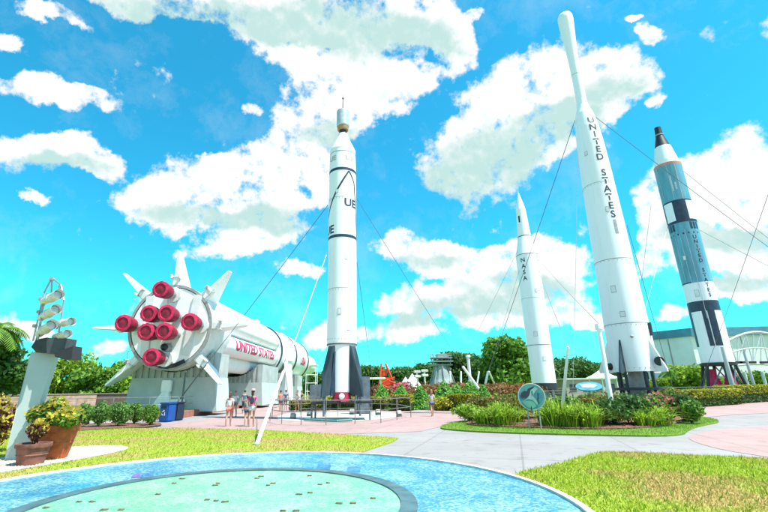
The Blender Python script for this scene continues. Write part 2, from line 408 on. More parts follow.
plazam = mat('plaza_concrete', (.345, .325, .315), .85, 0, .35, .15, col2=(.29, .272, .268), detail=12, bscale=60)
pinkm = mat('pink_concrete', (.44, .295, .275), .85, 0, .4, .15, col2=(.38, .25, .235), detail=12, bscale=60)
jointed(plazam); jointed(pinkm)
gravelm = mat('gravel_base', (.55, .48, .38), .95, .2, 14, .9)

setp(MB().box((0, 1500, -.56), (7000, 7000, 1)).out('ground', farg), kind='structure')
sheet('plaza', [(-60, -20), (60, -20), (60, 80), (-60, 80)], -.03, plazam)
# pink bands of paving
def pix(l, z=0): return [G(x, y, z) for x, y in l]
pk1 = pix([(150, 424), (200, 421), (235, 412), (262, 406), (330, 406), (420, 411), (500, 409), (470, 417), (450, 424), (420, 431), (330, 434), (260, 432), (195, 429.5)])
sheet('pink_paving', pk1, -.022, pinkm)
pk2 = smooth_poly(pix([(683, 437), (700, 431.5), (735, 427.5), (790, 424), (900, 430), (900, 490), (800, 461.5), (768, 456), (715, 448)]), 2)
sheet('pink_paving', pk2, -.022, pinkm)
sheet('pink_paving', pix([(690, 413), (700, 405.5), (780, 400), (860, 400), (860, 412), (780, 412), (735, 414.5), (705, 417)]), -.018, pinkm)
lawnL = pix([(-60, 425), (60, 429), (150, 428.5), (200, 428.7), (262, 430.5), (330, 434), (398, 438.5), (392, 442), (372, 448.5), (352, 456)])
# close along the pool rim and behind the camera-left side
PC = Vector((-2.3, 7.35))
ang0 = math.atan2(lawnL[-1].y - PC.y, lawnL[-1].x - PC.x)
arc = [Vector((PC.x + 5.40 * math.cos(a), PC.y + 5.40 * math.sin(a))) for a in np.linspace(ang0, PI * 1.15, 30)]
lawnLp = [p.xy for p in lawnL[:-1]] + arc + [Vector((-14, 4)), Vector((-30, 6)), Vector((-34, 14))]
sheet('lawn', lawnLp, -.03, grassm, .045)
rl = pix([(515, 474.5), (540, 468.5), (562, 463.5), (585, 456.5), (604, 452.2), (640, 453), (700, 456), (768, 459), (840, 464)])
a1 = math.atan2(rl[0].y - PC.y, rl[0].x - PC.x)
arc2 = [Vector((PC.x + 5.40 * math.cos(a), PC.y + 5.40 * math.sin(a))) for a in np.linspace(-.9, a1, 14)]
lawnRp = [p.xy for p in rl] + [Vector((14, 3)), Vector((4, 0))] + arc2[:-1]
sheet('lawn', lawnRp, -.03, grassm, .045)
# planted island: verge and mulch
isl = smooth_poly(pix([(436, 428), (455, 422), (520, 414), (640, 411), (690, 415), (726, 421.3), (700, 426), (688, 430), (682, 436.5), (600, 435.5), (500, 433), (455, 430.5)]), 2)
sheet('grass_verge', isl, -.03, grassm2, .06)
islb = smooth_poly(pix([(462, 425), (480, 420), (540, 415.5), (640, 413), (690, 417), (690, 422), (655, 429), (600, 431), (530, 429), (480, 427.5)]), 2)
sheet('mulch_bed', islb, .03, soil, .05)
# raised terrace along the lying rocket, red kerb in front
ca, cb, cc_ = G(100, 424), G(178, 418.5), G(236, 406)
kdir = Vector((-.085, 1, 0))
ter = [Vector((-70, 24.8)), Vector((-13.2, 27.2)), Vector((-12.9, 30.0)), Vector((-13.3, 40)), Vector((-14.2, 52)), Vector((-14.4, 68)), Vector((-13.5, 110)), Vector((-90, 110)), Vector((-90, 24.8))]
ter = [Vector((-90, 29.2)), Vector((-16.0, 29.2)), Vector((-12.9, 30.4)), Vector((-13.3, 40)), Vector((-14.2, 52)), Vector((-14.4, 68)), Vector((-13.5, 110)), Vector((-90, 110))]
sheet('terrace_lawn', ter, -.03, grassm2, .39)
kb = MB(); kl = ter[1:7]
for a, b in zip(kl, kl[1:]):
    d = (b - a); L_ = d.length; n_ = Vector((d.y, -d.x)).normalized(); mid = (a + b) / 2 + n_ * .14
    kb.box((mid.x, mid.y, .19), (L_ + .14, .26, .44), rz=math.atan2(d.y, d.x))
setp(kb.out('kerb', kerbm), kind='structure')
# far planting ground
sheet('verge_ground', pix([(330, 409.5), (520, 407), (540, 404), (900, 396), (900, 392.2), (360, 396.2), (300, 400)]), -.03, grassm2, .05)
sheet('mulch_bed', smooth_poly(pix([(20, 432), (60, 425), (160, 423), (162, 426.8), (100, 430), (60, 433)]), 1), .02, soil, .035)
# gravel patch round the pylon
gr = smooth_poly(pix([(-40, 472), (10, 456), (60, 448), (118, 446.5), (132, 449), (110, 455), (60, 464), (0, 474), (-30, 482)]), 2)
sheet('gravel_bed', gr, .016, gravelm, .02)

# ---- mosaic pool
def pool_mat(name, c_lo, c_hi, c_white, scale, wpos):
    c_lo, c_hi, c_white = [tuple(v * .82 for v in c) for c in (c_lo, c_hi, c_white)]
    m = bpy.data.materials.new(name); m.use_nodes = True; t = m.node_tree; b = t.nodes['Principled BSDF']; b.inputs['Roughness'].default_value = .35
    c = t.nodes.new('ShaderNodeTexCoord'); v = t.nodes.new('ShaderNodeTexVoronoi'); v.inputs['Scale'].default_value = 26; t.links.new(c.outputs['Object'], v.inputs['Vector'])
    n = t.nodes.new('ShaderNodeTexNoise'); n.inputs['Scale'].default_value = scale; n.inputs['Detail'].default_value = 6; n.inputs['Roughness'].default_value = .7
    t.links.new(v.outputs['Position'], n.inputs['Vector'])
    r = t.nodes.new('ShaderNodeValToRGB'); e = r.color_ramp.elements; e[0].position = .36; e[0].color = (*c_lo, 1); e[1].position = .52; e[1].color = (*c_hi, 1)
    x = e.new(wpos); x.color = (*c_white, 1)
    # per-tile jitter of the ramp position
    s1 = t.nodes.new('ShaderNodeSeparateColor'); t.links.new(v.outputs['Color'], s1.inputs[0])
    ma = t.nodes.new('ShaderNodeMath'); ma.operation = 'MULTIPLY_ADD'; ma.inputs[1].default_value = .34; t.links.new(s1.outputs[0], ma.inputs[0])
    mb = t.nodes.new('ShaderNodeMath'); mb.operation = 'SUBTRACT'; mb.inputs[1].default_value = .17; t.links.new(n.outputs['Fac'], mb.inputs[0]); t.links.new(mb.outputs[0], ma.inputs[2])
    t.links.new(ma.outputs[0], r.inputs[0]); t.links.new(r.outputs[0], b.inputs['Base Color'])
    bp = t.nodes.new('ShaderNodeBump'); bp.inputs['Strength'].default_value = .15; bp.inputs['Distance'].default_value = .01
    t.links.new(v.outputs['Distance'], bp.inputs['Height']); t.links.new(bp.outputs[0], b.inputs['Normal'])
    return m
mos_out = pool_mat('mosaic_blue', (.02, .19, .33), (.075, .32, .38), (.27, .45, .44), .8, .66)
mos_in = pool_mat('mosaic_mint', (.12, .40, .25), (.20, .46, .29), (.34, .50, .37), 1.3, .72)
slate = mat('slate_band', (.08, .16, .18), .5, .2, 3, .1)
mos_deep = pool_mat('mosaic_deep', (.015, .12, .30), (.03, .19, .36), (.08, .28, .38), 2.0, .7)
rimm = mat('pool_rim', (.66, .64, .58), .7, .15, 4, .2)
def ring(name, r0, r1, z, th, m, n=160, parent=None):
    bm = bmesh.new(); 
    prof = [(r0, z), (r1, z), (r1, z + th), (r0, z + th)] if r0 > 0 else None
    o = MB()
    if r0 > 0:
        rs = [[o.bm.verts.new((PC.x + r * math.cos(2 * PI * k / n), PC.y + r * math.sin(2 * PI * k / n), zz)) for k in range(n)] for r, zz in prof]
        for i in range(4):
            for k in range(n): o.bm.faces.new((rs[i][k], rs[i][(k + 1) % n], rs[(i + 1) % 4][(k + 1) % n], rs[(i + 1) % 4][k]))
    else: o.tube((PC.x, PC.y, z), (PC.x, PC.y, z + th), r1, n=n)
    ob = o.out(name, m, parent)
    for p in ob.data.polygons: p.use_smooth = False
    return ob
pool = root('splash_pool', (PC.x, PC.y, 0), 'round blue mosaic splash pool with a mint centre and slate ring', 'splash pool')
ring('rim', 5.30, 5.40, -.05, .10, rimm, parent=pool)
ring('outer_mosaic', 3.03, 5.30, -.05, .062, mos_out, parent=pool)
ring('slate_ring', 2.78, 3.03, -.05, .075, slate, parent=pool)
ring('inner_mosaic', 0, 2.78, -.05, .055, mos_in, parent=pool)
rnd = random.Random(4)
for (x0, y0, x1, y1) in [(316, 465, 330, 469.5), (346, 467, 360, 472), (140, 474, 153, 478)]:
    MB().prism([G(x0, y1, .012), G(x1, y1 + .5, .012), G(x1 + 1, y0, .012), G(x0 + 2, y0, .012)], (0, 0, .006)).out('mosaic_patch', mos_deep, pool)
MB().prism([G(131, 478, .02), G(141, 477, .02), G(140, 473.5, .02), G(134, 474, .02)], (0, 0, .004)).out('mosaic_patch', mat('mosaic_violet', (.20, .16, .42), .5, .2, 9), pool)
nozm = mat('bronze_nozzle', (.20, .17, .08), .6, .3, 20)
JETS = [(46, 508), (79, 502), (92, 502), (104, 510), (121, 510), (158, 494.5), (174, 483.5), (182, 479), (215, 485.5), (218, 483.5), (257, 478.5), (261, 476.5), (268, 485.5), (273, 483.5),
 (207, 500), (216, 501), (225, 502), (283, 511), (296, 511), (299, 494.5), (310, 493), (309.5, 476), (320, 484.7), (328, 483.2), (339, 503.5), (353, 503.3), (373, 498.5)]
for i, (x, y) in enumerate(JETS):
    p = G(x, y, .006); q = MB(); a = rnd.uniform(-.25, .25); l = rnd.uniform(.07, .12)
    q.box((p.x, p.y, .012), (l, .07, .008), rz=a, bevel=.003); q.tube((p.x - l * .25, p.y, .012), (p.x - l * .25, p.y, .022), .014, n=8)
    row = [j for j in range(5) if (0, 481, 488, 497, 506)[j] <= y][-1]; mates = sorted(xx for xx, yy in JETS if (0, 481, 488, 497, 506)[row] <= yy < (481, 488, 497, 506, 600)[row])
    tag(q.out('fountain_nozzle', nozm), 'bronze nozzle, %s from the left in the %s row on mint mosaic' % (('first', 'second', 'third', 'fourth', 'fifth', 'sixth', 'seventh', 'eighth', 'ninth', 'tenth')[mates.index(x)], ('back', 'second', 'middle', 'fourth', 'front')[row]), 'nozzle', 'fountain nozzles in the splash pool')

# ================================================================== foliage generators
def quads_mesh(name, P0, U, V):
    n = len(P0); v = np.empty((n, 4, 3)); v[:, 0] = P0 - U - V; v[:, 1] = P0 + U - V * .2; v[:, 2] = P0 + U * .2 + V; v[:, 3] = P0 - U * .8 + V * .4
    me = bpy.data.meshes.new(name); me.vertices.add(n * 4); me.vertices.foreach_set('co', v.ravel())
    me.loops.add(n * 4); me.loops.foreach_set('vertex_index', np.arange(n * 4, dtype=np.int32))
    me.polygons.add(n); me.polygons.foreach_set('loop_start', np.arange(0, n * 4, 4, dtype=np.int32)); me.polygons.foreach_set('loop_total', np.full(n, 4, dtype=np.int32))
    me.update(); me.validate(); return me
def leafcloud(name, lobes, n, size, seed, shell=.45, droop=0.0):
    """lobes: (x, y, z, rx, ry, rz)"""
    rg = np.random.default_rng(seed); Lb = np.array(lobes, float); wt = (Lb[:, 3] * Lb[:, 4] * Lb[:, 5]) ** .7; k = rg.choice(len(Lb), n, p=wt / wt.sum())
    d = rg.normal(size=(n, 3)); d /= np.linalg.norm(d, axis=1)[:, None]
    rad = 1 - shell * rg.random(n) ** 1.6; rad *= 1 + .10 * rg.normal(size=n)
    p = Lb[k, :3] + d * Lb[k, 3:6] * rad[:, None]
    p[:, 2] = np.maximum(p[:, 2], .02)
    nn = d + .8 * rg.normal(size=(n, 3)); nn /= np.linalg.norm(nn, axis=1)[:, None]
    t = np.cross(nn, rg.normal(size=(n, 3))); t /= np.linalg.norm(t, axis=1)[:, None]; b = np.cross(nn, t)
    s = size * rg.uniform(.55, 1.25, n)[:, None]
    return quads_mesh(name, p, t * s * .55, b * s)
def lobes_tree(seed, h, r, n=14, low=.3, flat=1.0):
    rg = random.Random(seed); out_ = []
    for i in range(n):
        a = rg.uniform(0, 2 * PI); q = rg.random() ** .6 * r * .75; z = h * rg.uniform(low, .88)
        k = 1 - abs((z / h) - .6) * .9
        s = r * rg.uniform(.28, .5)
        out_.append((q * k * math.cos(a), q * k * math.sin(a), min(z, h - s * .7), s, s, s * .75 * flat))
    return out_
def trunk_mb(h, r, seed, limbs=5, spread=1.0):
    rg = random.Random(seed); m = MB(); p = Vector((0, 0, -.1)); q = Vector((rg.uniform(-.1, .1), rg.uniform(-.1, .1), h * .45))
    m.tube(p, q, r, r * .7, 10)
    for i in range(limbs):
        a = 2 * PI * i / limbs + rg.uniform(-.4, .4); e = q + Vector((math.cos(a) * spread, math.sin(a) * spread, h * rg.uniform(.2, .4)))
        m.tube(q - Vector((0, 0, .1)), e, r * .5, r * .15, 7)
    return m
TREEV = {}
def tree(name, x, y, z0, h, r, lm, label, cat, group=None, seed=0, n=2600, leaf=.3, low=.3, nl=14, limbs=5):
    t = root(name, (x, y, z0), label, cat, group)
    me = leafcloud('crown', lobes_tree(seed, h, r, nl, low), n, leaf, seed)
    link('crown', me, lm, t, local=True)
    o = trunk_mb(h, max(.08, r * .07), seed, limbs, r * .45).out('trunk', barkm, t, local=True)
    return t
def bush(name, x, y, z0, w, h, lm, label, cat, group=None, seed=0, n=900, leaf=.07, nl=7, mix_=None, stems=True):
    rg = random.Random(seed + 77); lb = []
    for i in range(nl):
        a = rg.uniform(0, 2 * PI); q = rg.random() * w * .28; s = w * rg.uniform(.22, .34)
        lb.append((q * math.cos(a), q * math.sin(a), h * rg.uniform(.35, .68), s, s, h * rg.uniform(.28, .38)))
    t = root(name, (x, y, z0), label, cat, group)
    link('foliage', leafcloud('foliage', lb, n, leaf, seed, .5), lm, t, local=True)
    if mix_: link('tips' if mix_ is not flower else 'flowers', leafcloud('tips', [(a, b, c + h * .06, d, e, f) for a, b, c, d, e, f in lb], n // 3, leaf, seed + 5, .15), mix_, t, local=True)
    if stems:
        m = MB()
        for i in range(5):
            a = rg.uniform(0, 2 * PI); m.tube((0, 0, -.05), (math.cos(a) * w * .2, math.sin(a) * w * .2, h * .55), .02, .008, 5)
        m.out('stems', barkm, t, local=True)
    return t
def blades(name, x, y, z0, w, h, lm, label, cat, group, seed=0, n=170):
    """a clump of arching strap leaves"""
    rg = np.random.default_rng(seed); vs = []; fs = []
    for i in range(n):
        a = rg.uniform(0, 2 * PI); l = rg.uniform(.6, 1.1); r0 = rg.uniform(0, w * .14); sp = rg.uniform(.1, .62) ** .8 * w; hh = h * l * (.95 - .75 * (sp / w)); wd = rg.uniform(.014, .030)
        d = np.array([math.cos(a), math.sin(a), 0]); s = np.array([-d[1], d[0], 0]); b0 = np.array([rg.normal() * w * .1, rg.normal() * w * .1, 0])
        k = len(vs)
        for j, tt in enumerate((0, .35, .65, .88, 1.0)):
            rr = r0 + sp * tt ** 1.7; zz = hh * (tt * 1.75 - 1.05 * tt ** 2.4)
            ww = wd * (1, 1, .8, .45, .04)[j]; c = b0 + d * rr + np.array([0, 0, zz])
            vs += [c - s * ww, c + s * ww]
        for j in range(4): fs.append((k + 2 * j, k + 2 * j + 1, k + 2 * j + 3, k + 2 * j + 2))
    me = bpy.data.meshes.new(name); me.from_pydata([tuple(v) for v in vs], [], fs); me.update()
    o = link(name, me, lm); o.location = (x, y, z0)
    return setp(o, label, cat, group)
# grass blades over the lawns
def inside(pts, q):
    xs, ys = q[:, 0], q[:, 1]; r = np.zeros(len(q), bool); n = len(pts); j = n - 1
    for i in range(n):
        xi, yi, xj, yj = pts[i][0], pts[i][1], pts[j][0], pts[j][1]
        c = ((yi > ys) != (yj > ys)) & (xs < (xj - xi) * (ys - yi) / (yj - yi + 1e-12) + xi); r ^= c; j = i
    return r
def grass(name, poly, z, n, hgt, lm, seed, box, label, ex=None):
    rg = np.random.default_rng(seed); q = np.c_[rg.uniform(box[0], box[1], n), rg.uniform(box[2], box[3], n)]
    k = inside(poly, q)
    if ex is not None: k &= ~inside(ex, q)
    k &= np.hypot(q[:, 0] - PC.x, q[:, 1] - PC.y) > 5.41
    q = q[k]; n = len(q); q = q + rg.normal(size=(n, 2)) * .035; q = q[np.hypot(q[:, 0] - PC.x, q[:, 1] - PC.y) > 5.39]; n = len(q); a = rg.uniform(0, 2 * PI, n); h = hgt * rg.uniform(.4, 1.2, n); wd = hgt * .16
    le = rg.normal(size=(n, 2)) * hgt * .45
    v = np.empty((n, 3, 3)); v[:, 0] = np.c_[q[:, 0] - np.cos(a) * wd, q[:, 1] - np.sin(a) * wd, np.full(n, z)]; v[:, 1] = np.c_[q[:, 0] + np.cos(a) * wd, q[:, 1] + np.sin(a) * wd, np.full(n, z)]
    v[:, 2] = np.c_[q[:, 0] + le[:, 0], q[:, 1] + le[:, 1], z + h]
    me = bpy.data.meshes.new(name); me.vertices.add(n * 3); me.vertices.foreach_set('co', v.ravel()); me.loops.add(n * 3); me.loops.foreach_set('vertex_index', np.arange(n * 3, dtype=np.int32))
    me.polygons.add(n); me.polygons.foreach_set('loop_start', np.arange(0, n * 3, 3, dtype=np.int32)); me.polygons.foreach_set('loop_total', np.full(n, 3, dtype=np.int32)); me.update(); me.validate()
    o = link(name, me, lm); return setp(o, label, 'grass', kind='stuff')
grassblade = mat('grass_blade', (.42, .52, .035), .6, 0, .45, col2=(.54, .41, .13), island=True, trans=.35, spec=.2, thr=(.40, .54), detail=9)
vergeblade = leafmat('verge_blade', (.24, .42, .03), (.16, .32, .02))
grass('grass', lawnLp, .01, 210000, .045, grassblade, 1, (-19, 2, 7.5, 24), 'short sunburnt yellow green grass left of and behind the splash pool', [p.xy if hasattr(p, 'xy') else p for p in gr])
grass('grass', lawnRp, .01, 120000, .05, grassblade, 2, (1, 13, 5.5, 13), 'short sunburnt yellow green grass right of the splash pool')
grass('grass', isl, .02, 60000, .06, vergeblade, 3, (2, 18, 15, 24), 'bright green grass edging the planted island', islb)
grass('grass', ter, .355, 60000, .10, vergeblade, 4, (-30, -12, 29, 50), 'green grass on the terrace under the lying rocket')
grass('weed_tufts', lawnLp, .01, 6000, .085, vergeblade, 11, (-19, 2, 7.5, 24), 'taller dark green weed tufts scattered in the left lawn', [p.xy if hasattr(p, 'xy') else p for p in gr])
grass('weed_tufts', lawnRp, .01, 5000, .085, vergeblade, 12, (1, 13, 5.5, 13), 'taller dark green weed tufts scattered in the right lawn')
# gravel stones
def pebbles(name, poly, z, n, s, m, seed, box, label):
    rg = np.random.default_rng(seed); q = np.c_[rg.uniform(box[0], box[1], n), rg.uniform(box[2], box[3], n)]; q = q[inside(poly, q)]; n = len(q)
    base = np.array([(1, 0, 0), (0, 1, 0), (-1, 0, 0), (0, -1, 0), (0, 0, .7)], float); ss = s * rg.uniform(.5, 1.3, (n, 1, 1)); v = base[None] * ss + rg.normal(size=(n, 5, 3)) * s * .15; v[:, :, 0] += q[:, 0:1]; v[:, :, 1] += q[:, 1:2]; v[:, :, 2] += z
    f = np.array([(0, 1, 4), (1, 2, 4), (2, 3, 4), (3, 0, 4)]); idx = (f[None] + (np.arange(n) * 5)[:, None, None]).reshape(-1).astype(np.int32)
    me = bpy.data.meshes.new(name); me.vertices.add(n * 5); me.vertices.foreach_set('co', v.ravel()); me.loops.add(len(idx)); me.loops.foreach_set('vertex_index', idx); m_ = len(idx) // 3
    me.polygons.add(m_); me.polygons.foreach_set('loop_start', np.arange(0, m_ * 3, 3, dtype=np.int32)); me.polygons.foreach_set('loop_total', np.full(m_, 3, dtype=np.int32)); me.update(); me.validate()
    return setp(link(name, me, m), label, 'gravel', kind='stuff')
pebbles('gravel', gr, .034, 26000, .022, mat('pebble', (.72, .62, .48), .8, 0, 9, col2=(.45, .36, .27), island=True), 5, (-13, -4, 8, 15), 'cream and tan pebbles spread round the light pylon and pots')
pebbles('bark_chips', islb, .08, 9000, .03, mat('bark_chip', (.30, .14, .08), .9, 0, 9, col2=(.14, .06, .035), island=True), 6, (3, 17, 16, 24), 'reddish bark chips on the planted island bed')

# ================================================================== LYING ROCKET
SA = math.radians(2.6)
sat = root('lying_rocket', (-15.15, 32.5, 0), 'huge white rocket lying on its side, eight red engine covers facing the plaza', 'rocket', rz=-SA)
CZ = 6.5
AX = Matrix.Translation((0, 0, CZ)) @ Matrix.Rotation(-PI / 2, 4, 'X')     # lathe z -> local +y
def polar(r, a, y): return Vector((r * math.cos(a), y, CZ + r * math.sin(a)))
MB().lathe([(0, 3.18), (.0, 3.27), (2.2, 3.27), (4.6, 3.14), (4.6, 2.9)], None, M=AX, n=72, capt=False).out('tail_shroud', whiteb, sat, True)
tp = MB().lathe([(.02, 3.0), (.25, 3.0), (.25, 2.9)], None, M=AX, n=72).out('heat_shield', white, sat, True)
MB().lathe([(.0, 3.06), (-.02, 3.06), (-.02, 3.28), (.06, 3.285), (.06, 3.2)], None, M=AX, n=72, capt=False).out('rim', greym, sat, True)
# seams on the shield
sm = MB()
for a in (PI * .07, PI * .43, PI * .57, PI * .93):
    for s_ in (1, -1):
        sm.box(polar(2.0, a * s_, -.02), (1.55, .05, .03), R=Matrix.Rotation(-a * s_, 4, 'Y'))
for xx in (-1.75, 1.75): sm.box((xx, -.05, CZ + .1), (.62, .12, 4.6), R=Matrix.Rotation(math.radians(6 if xx > 0 else -2), 4, 'Y'))
sm.out('shield_rib', whiteb, sat, True)
MB().prism([polar(r, a, -.06) for r, a in [(3.15, -1.72), (3.18, -1.5), (3.18, -1.3), (3.15, -1.05), (2.86, -1.05), (2.86, -1.3), (2.9, -1.5), (2.98, -1.72)]], (0, .03, 0)).out('painted_shade_strip', black, sat, True)  # black strip laid on the shield as painted shade along its lower edge
# engines with red covers
EP = [(2.45, PI / 2), (2.45, 0), (2.45, PI), (2.45, -PI / 2)] + [(.93, PI / 4 + k * PI / 2) for k in range(4)]
for i, (r, a) in enumerate(EP):
    c = polar(r, a, 0); T = Matrix.Translation((c.x, 0, c.z)) @ Matrix.Rotation(PI / 2, 4, 'X')  # lathe z -> -y
    if r < 1: T = T @ Matrix.Rotation(0, 4, 'X')
    b = MB().lathe([(0, .30), (.35, .30), (.5, .42), (.95, .50), (.95, .3)], None, M=T, n=24).out('engine_bell', greym, sat, True)
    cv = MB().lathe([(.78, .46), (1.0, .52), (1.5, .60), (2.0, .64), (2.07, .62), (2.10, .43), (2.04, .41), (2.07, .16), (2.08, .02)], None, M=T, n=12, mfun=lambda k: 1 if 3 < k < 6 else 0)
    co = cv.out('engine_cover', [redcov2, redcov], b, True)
    for f in co.data.polygons: f.use_smooth = f.material_index == 0 and f.normal.y > -.6
    if r > 2:
        MB().lathe([(0, .62), (.16, .58), (.16, .3)], None, M=T, n=24, capt=False).out('engine_collar', whiteb, sat, True)
# gas bottles between the inner bells and outlets
MB().sphere((.05, -.55, CZ - 1.62), .26).out('exhaust_port', black, sat, True)
MB().lathe([(.0, .34), (.5, .3), (.5, .2), (.1, .2)], None, M=Matrix.Translation((.05, 0, CZ - 1.62)) @ Matrix.Rotation(PI / 2, 4, 'X'), n=20, capt=False).out('exhaust_pipe', greym, sat, True)
# fins
for k in range(8):
    a = PI / 2 + k * PI / 4
    if k == 4: continue
    tilt = 0
    q = MB(); Rr = Matrix.Translation((0, 0, CZ)) @ Matrix.Rotation(-a, 4, 'Y'); q.T = Rr
    pr = [(3.2, .15), (6.05, -.15), (6.1, .40), (3.2, 2.9)]
    # wedge section: thick at root
    def sec(r_, th): return th
    vs = []
    for (rr_, yy), th in zip(pr, (.22, .06, .06, .10)): vs.append(((rr_, yy, th), (rr_, yy, -th)))
    A_ = [q.bm.verts.new(q.T @ Vector(v[0])) for v in vs]; B_ = [q.bm.verts.new(q.T @ Vector(v[1])) for v in vs]
    q.bm.faces.new(A_); q.bm.faces.new(B_[::-1])
    for i in range(4): q.bm.faces.new((A_[i], B_[i], B_[(i + 1) % 4], A_[(i + 1) % 4]))
    f = q.out('fin', white, sat, True)
    g = MB(); g.T = Rr; g.box((3.55, .35, .0), (.75, .6, .62), bevel=.08).out('fin_fairing', whiteb, f, True)
    g = MB(); g.T = Rr; g.box((3.95, .05, .33), (.34, .5, .10), bevel=.03); g.box((3.95, .05, -.33), (.34, .5, .10), bevel=.03); g.box((3.95, .05, 0), (.1, .1, .7)); g.out('fin_bracket', bone, f, True)
# eight outer tanks round a core
MB().lathe([(4.5, 1.6), (22.6, 1.6)], None, M=AX, n=40).out('core_tank', white, sat, True)
for k in range(8):
    a = math.radians(22.5 + 45 * k); c = polar(2.36, a, 0)
    T = Matrix.Translation((c.x, 0, c.z)) @ Matrix.Rotation(-PI / 2, 4, 'X')
    b = MB().lathe([(3.9, .55), (4.3, .80), (4.8, .89), (21.6, .89), (22.2, .80), (22.6, .6)], None, M=T, n=32).out('propellant_tank', white, sat, True)
    MB().lathe([(21.35, .885), (21.35, .90), (21.5, .90), (21.5, .885)], None, M=T, n=32, capt=False).out('tank_band', greym, b, True)
    sq = MB()
    for yy in (7.5, 11, 14.5, 18): sq.lathe([(yy, .885), (yy, .896), (yy + .05, .896), (yy + .05, .885)], None, M=T, n=32, capt=False)
    sq.out('weld_seam', whiteb, b, True)
MB().lathe([(22.5, 2.4), (22.5, 3.24), (23.0, 3.3), (23.0, 3.3), (31, 3.3), (31.0, 3.0)], None, M=AX, n=64).out('interstage', white, sat, True)
MB().lathe([(22.45, 3.2), (22.45, 3.36), (22.7, 3.36), (22.7, 3.2)], None, M=AX, n=64, capt=False).out('black_ring', navy, sat, True)
MB().lathe([(31, 3.25), (31, 3.36), (31.8, 3.36), (31.8, 3.25)], None, M=AX, n=64, capt=False).out('black_ring', black, sat, True)
MB().lathe([(31.8, 3.25), (41, 3.25), (41, 3.0)], None, M=AX, n=64).out('upper_stage', white, sat, True)
MB().lathe([(40.9, 3.2), (40.9, 3.34), (41.5, 3.34), (41.5, 3.2)], None, M=AX, n=64, capt=False).out('black_ring', black, sat, True)
MB().lathe([(41.5, 3.2), (50, 1.96), (57, 1.96), (60.2, .3)], None, M=AX, n=48).out('spacecraft_fairing', white, sat, True)
# cable tunnels and small boxes on the top tanks
q = MB()
q.box((.9, 19, CZ + 3.28), (.35, 1.2, .3), bevel=.04); q.box((2.2, 27, CZ + 2.55), (.4, 2.2, .3), R=Matrix.Rotation(PI / 4, 4, 'Y'), bevel=.04); q.box((1.7, 34, CZ + 2.85), (.3, 5, .25), R=Matrix.Rotation(PI / 6, 4, 'Y'), bevel=.04)
q.out('cable_fairing', whiteb, sat, True)
# lettering, wrapped round the right hand tank and the upper stage
def side_text(body, size, y0, y1, cx, cz, R, ang, name, m, sy=1.0):
    b = text_mesh(body, size, 1.0, .05); xs = [v.co.x for v in b.verts]; w_ = max(xs) - min(xs); k = (y1 - y0) / w_
    for v in b.verts:
        a = ang + v.co.y * sy / R; yy = (y0 + y1) / 2 + v.co.x * k
        v.co = Vector((cx + (R + .012) * math.cos(a), yy, cz + (R + .012) * math.sin(a)))
    me = bpy.data.meshes.new(name); b.to_mesh(me); b.free(); return link(name, me, m, sat, local=True)
tc_ = polar(2.36, math.radians(-22.5), 0)
side_text('UNITED STATES', 1.05, 6.3, 19.6, tc_.x, tc_.z, .89, math.radians(4), 'lettering', magenta, 1.3)
side_text('USA', 1.5, 35.0, 39.2, 0, CZ, 3.25, math.radians(-8), 'lettering', magenta, 1.1)
# dark gap marks under the belly
q = MB()
q.box(polar(3.02, math.radians(-46), 17.5), (.35, 1.2, .25), R=Matrix.Rotation(math.radians(46), 4, 'Y')); q.out('gap_mark', black, sat, True)

# supports (each is a thing)
Tm = Matrix.Translation(sat.location) @ Matrix.Rotation(-SA, 4, 'Z')
def support(y0, y1, w0, w1, ht, hr, label, top=True):
    c = Tm @ Vector((0, (y0 + y1) / 2, .3)); r_ = root('rocket_support', c, label, 'support', 'supports under the lying rocket', rz=-SA)
    q = MB(); q.T = Matrix.Translation((0, 0, -.3))
    yl = (y1 - y0) / 2
    q.prism([(-w0, -yl, .25), (w0, -yl, .25), (w1, -yl, hr), (-w1, -yl, hr)], (0, 2 * yl, 0)); q.out('base_block', supp, r_, True)
    q = MB(); q.T = Matrix.Translation((0, 0, -.3))
    # ribbed cradle following the body
    nn = 26
    for i in range(nn):
        x = -w1 + (i + .5) * 2 * w1 / nn; zt = CZ - math.sqrt(max(0, 3.36 ** 2 - x * x)) if abs(x) < 3.2 else CZ - 1.4
        zt = min(zt, ht); dpt = yl - .12 * (i % 2)
        q.box((x, 0, (hr + zt) / 2 + .005), (2 * w1 / nn - .01, 2 * dpt, zt - hr))
    q.out('cradle', suppd, r_, True); return r_
s1 = support(1.5, 4.3, 3.65, 3.3, 4.6, 2.75, 'pale ribbed support block right behind the red engine covers')
q = MB(); q.T = Matrix.Translation((0, 0, -.3))
q.T = Matrix.Translation((0, .45, -.3)); q.box((-.3, -2.1, 2.1), (.75, .35, .9), bevel=.06); q.prism([(-.55, -2.25, 1.7), (-.05, -2.25, 1.7), (.25, -2.25, .3), (-1.5, -2.25, .3)], (0, .35, 0)); q.tube((-.3, -2.3, 2.2), (-.3, -2.0, 2.2), .2, n=12)
q.box((.5, -2.0, .9), (1.4, .2, .5), bevel=.05); q.out('hoist_bracket', white, s1, True)
q = MB(); q.T = Matrix.Translation((0, 0, -.3)); q.tube((1.3, -2.2, 3.1), (1.3, -2.2, .4), .07, n=8); q.out('brace_rod', greyb, s1, True)
support(14.5, 21.5, 3.4, 3.2, 4.4, 2.55, 'long pale ribbed support block under the middle of the lying rocket')
s3 = support(24.5, 27.5, 3.0, 2.8, 3.9, 2.3, 'pale support block with a tall white saddle under the interstage')
q = MB(); q.T = Matrix.Translation((0, 0, -.3))
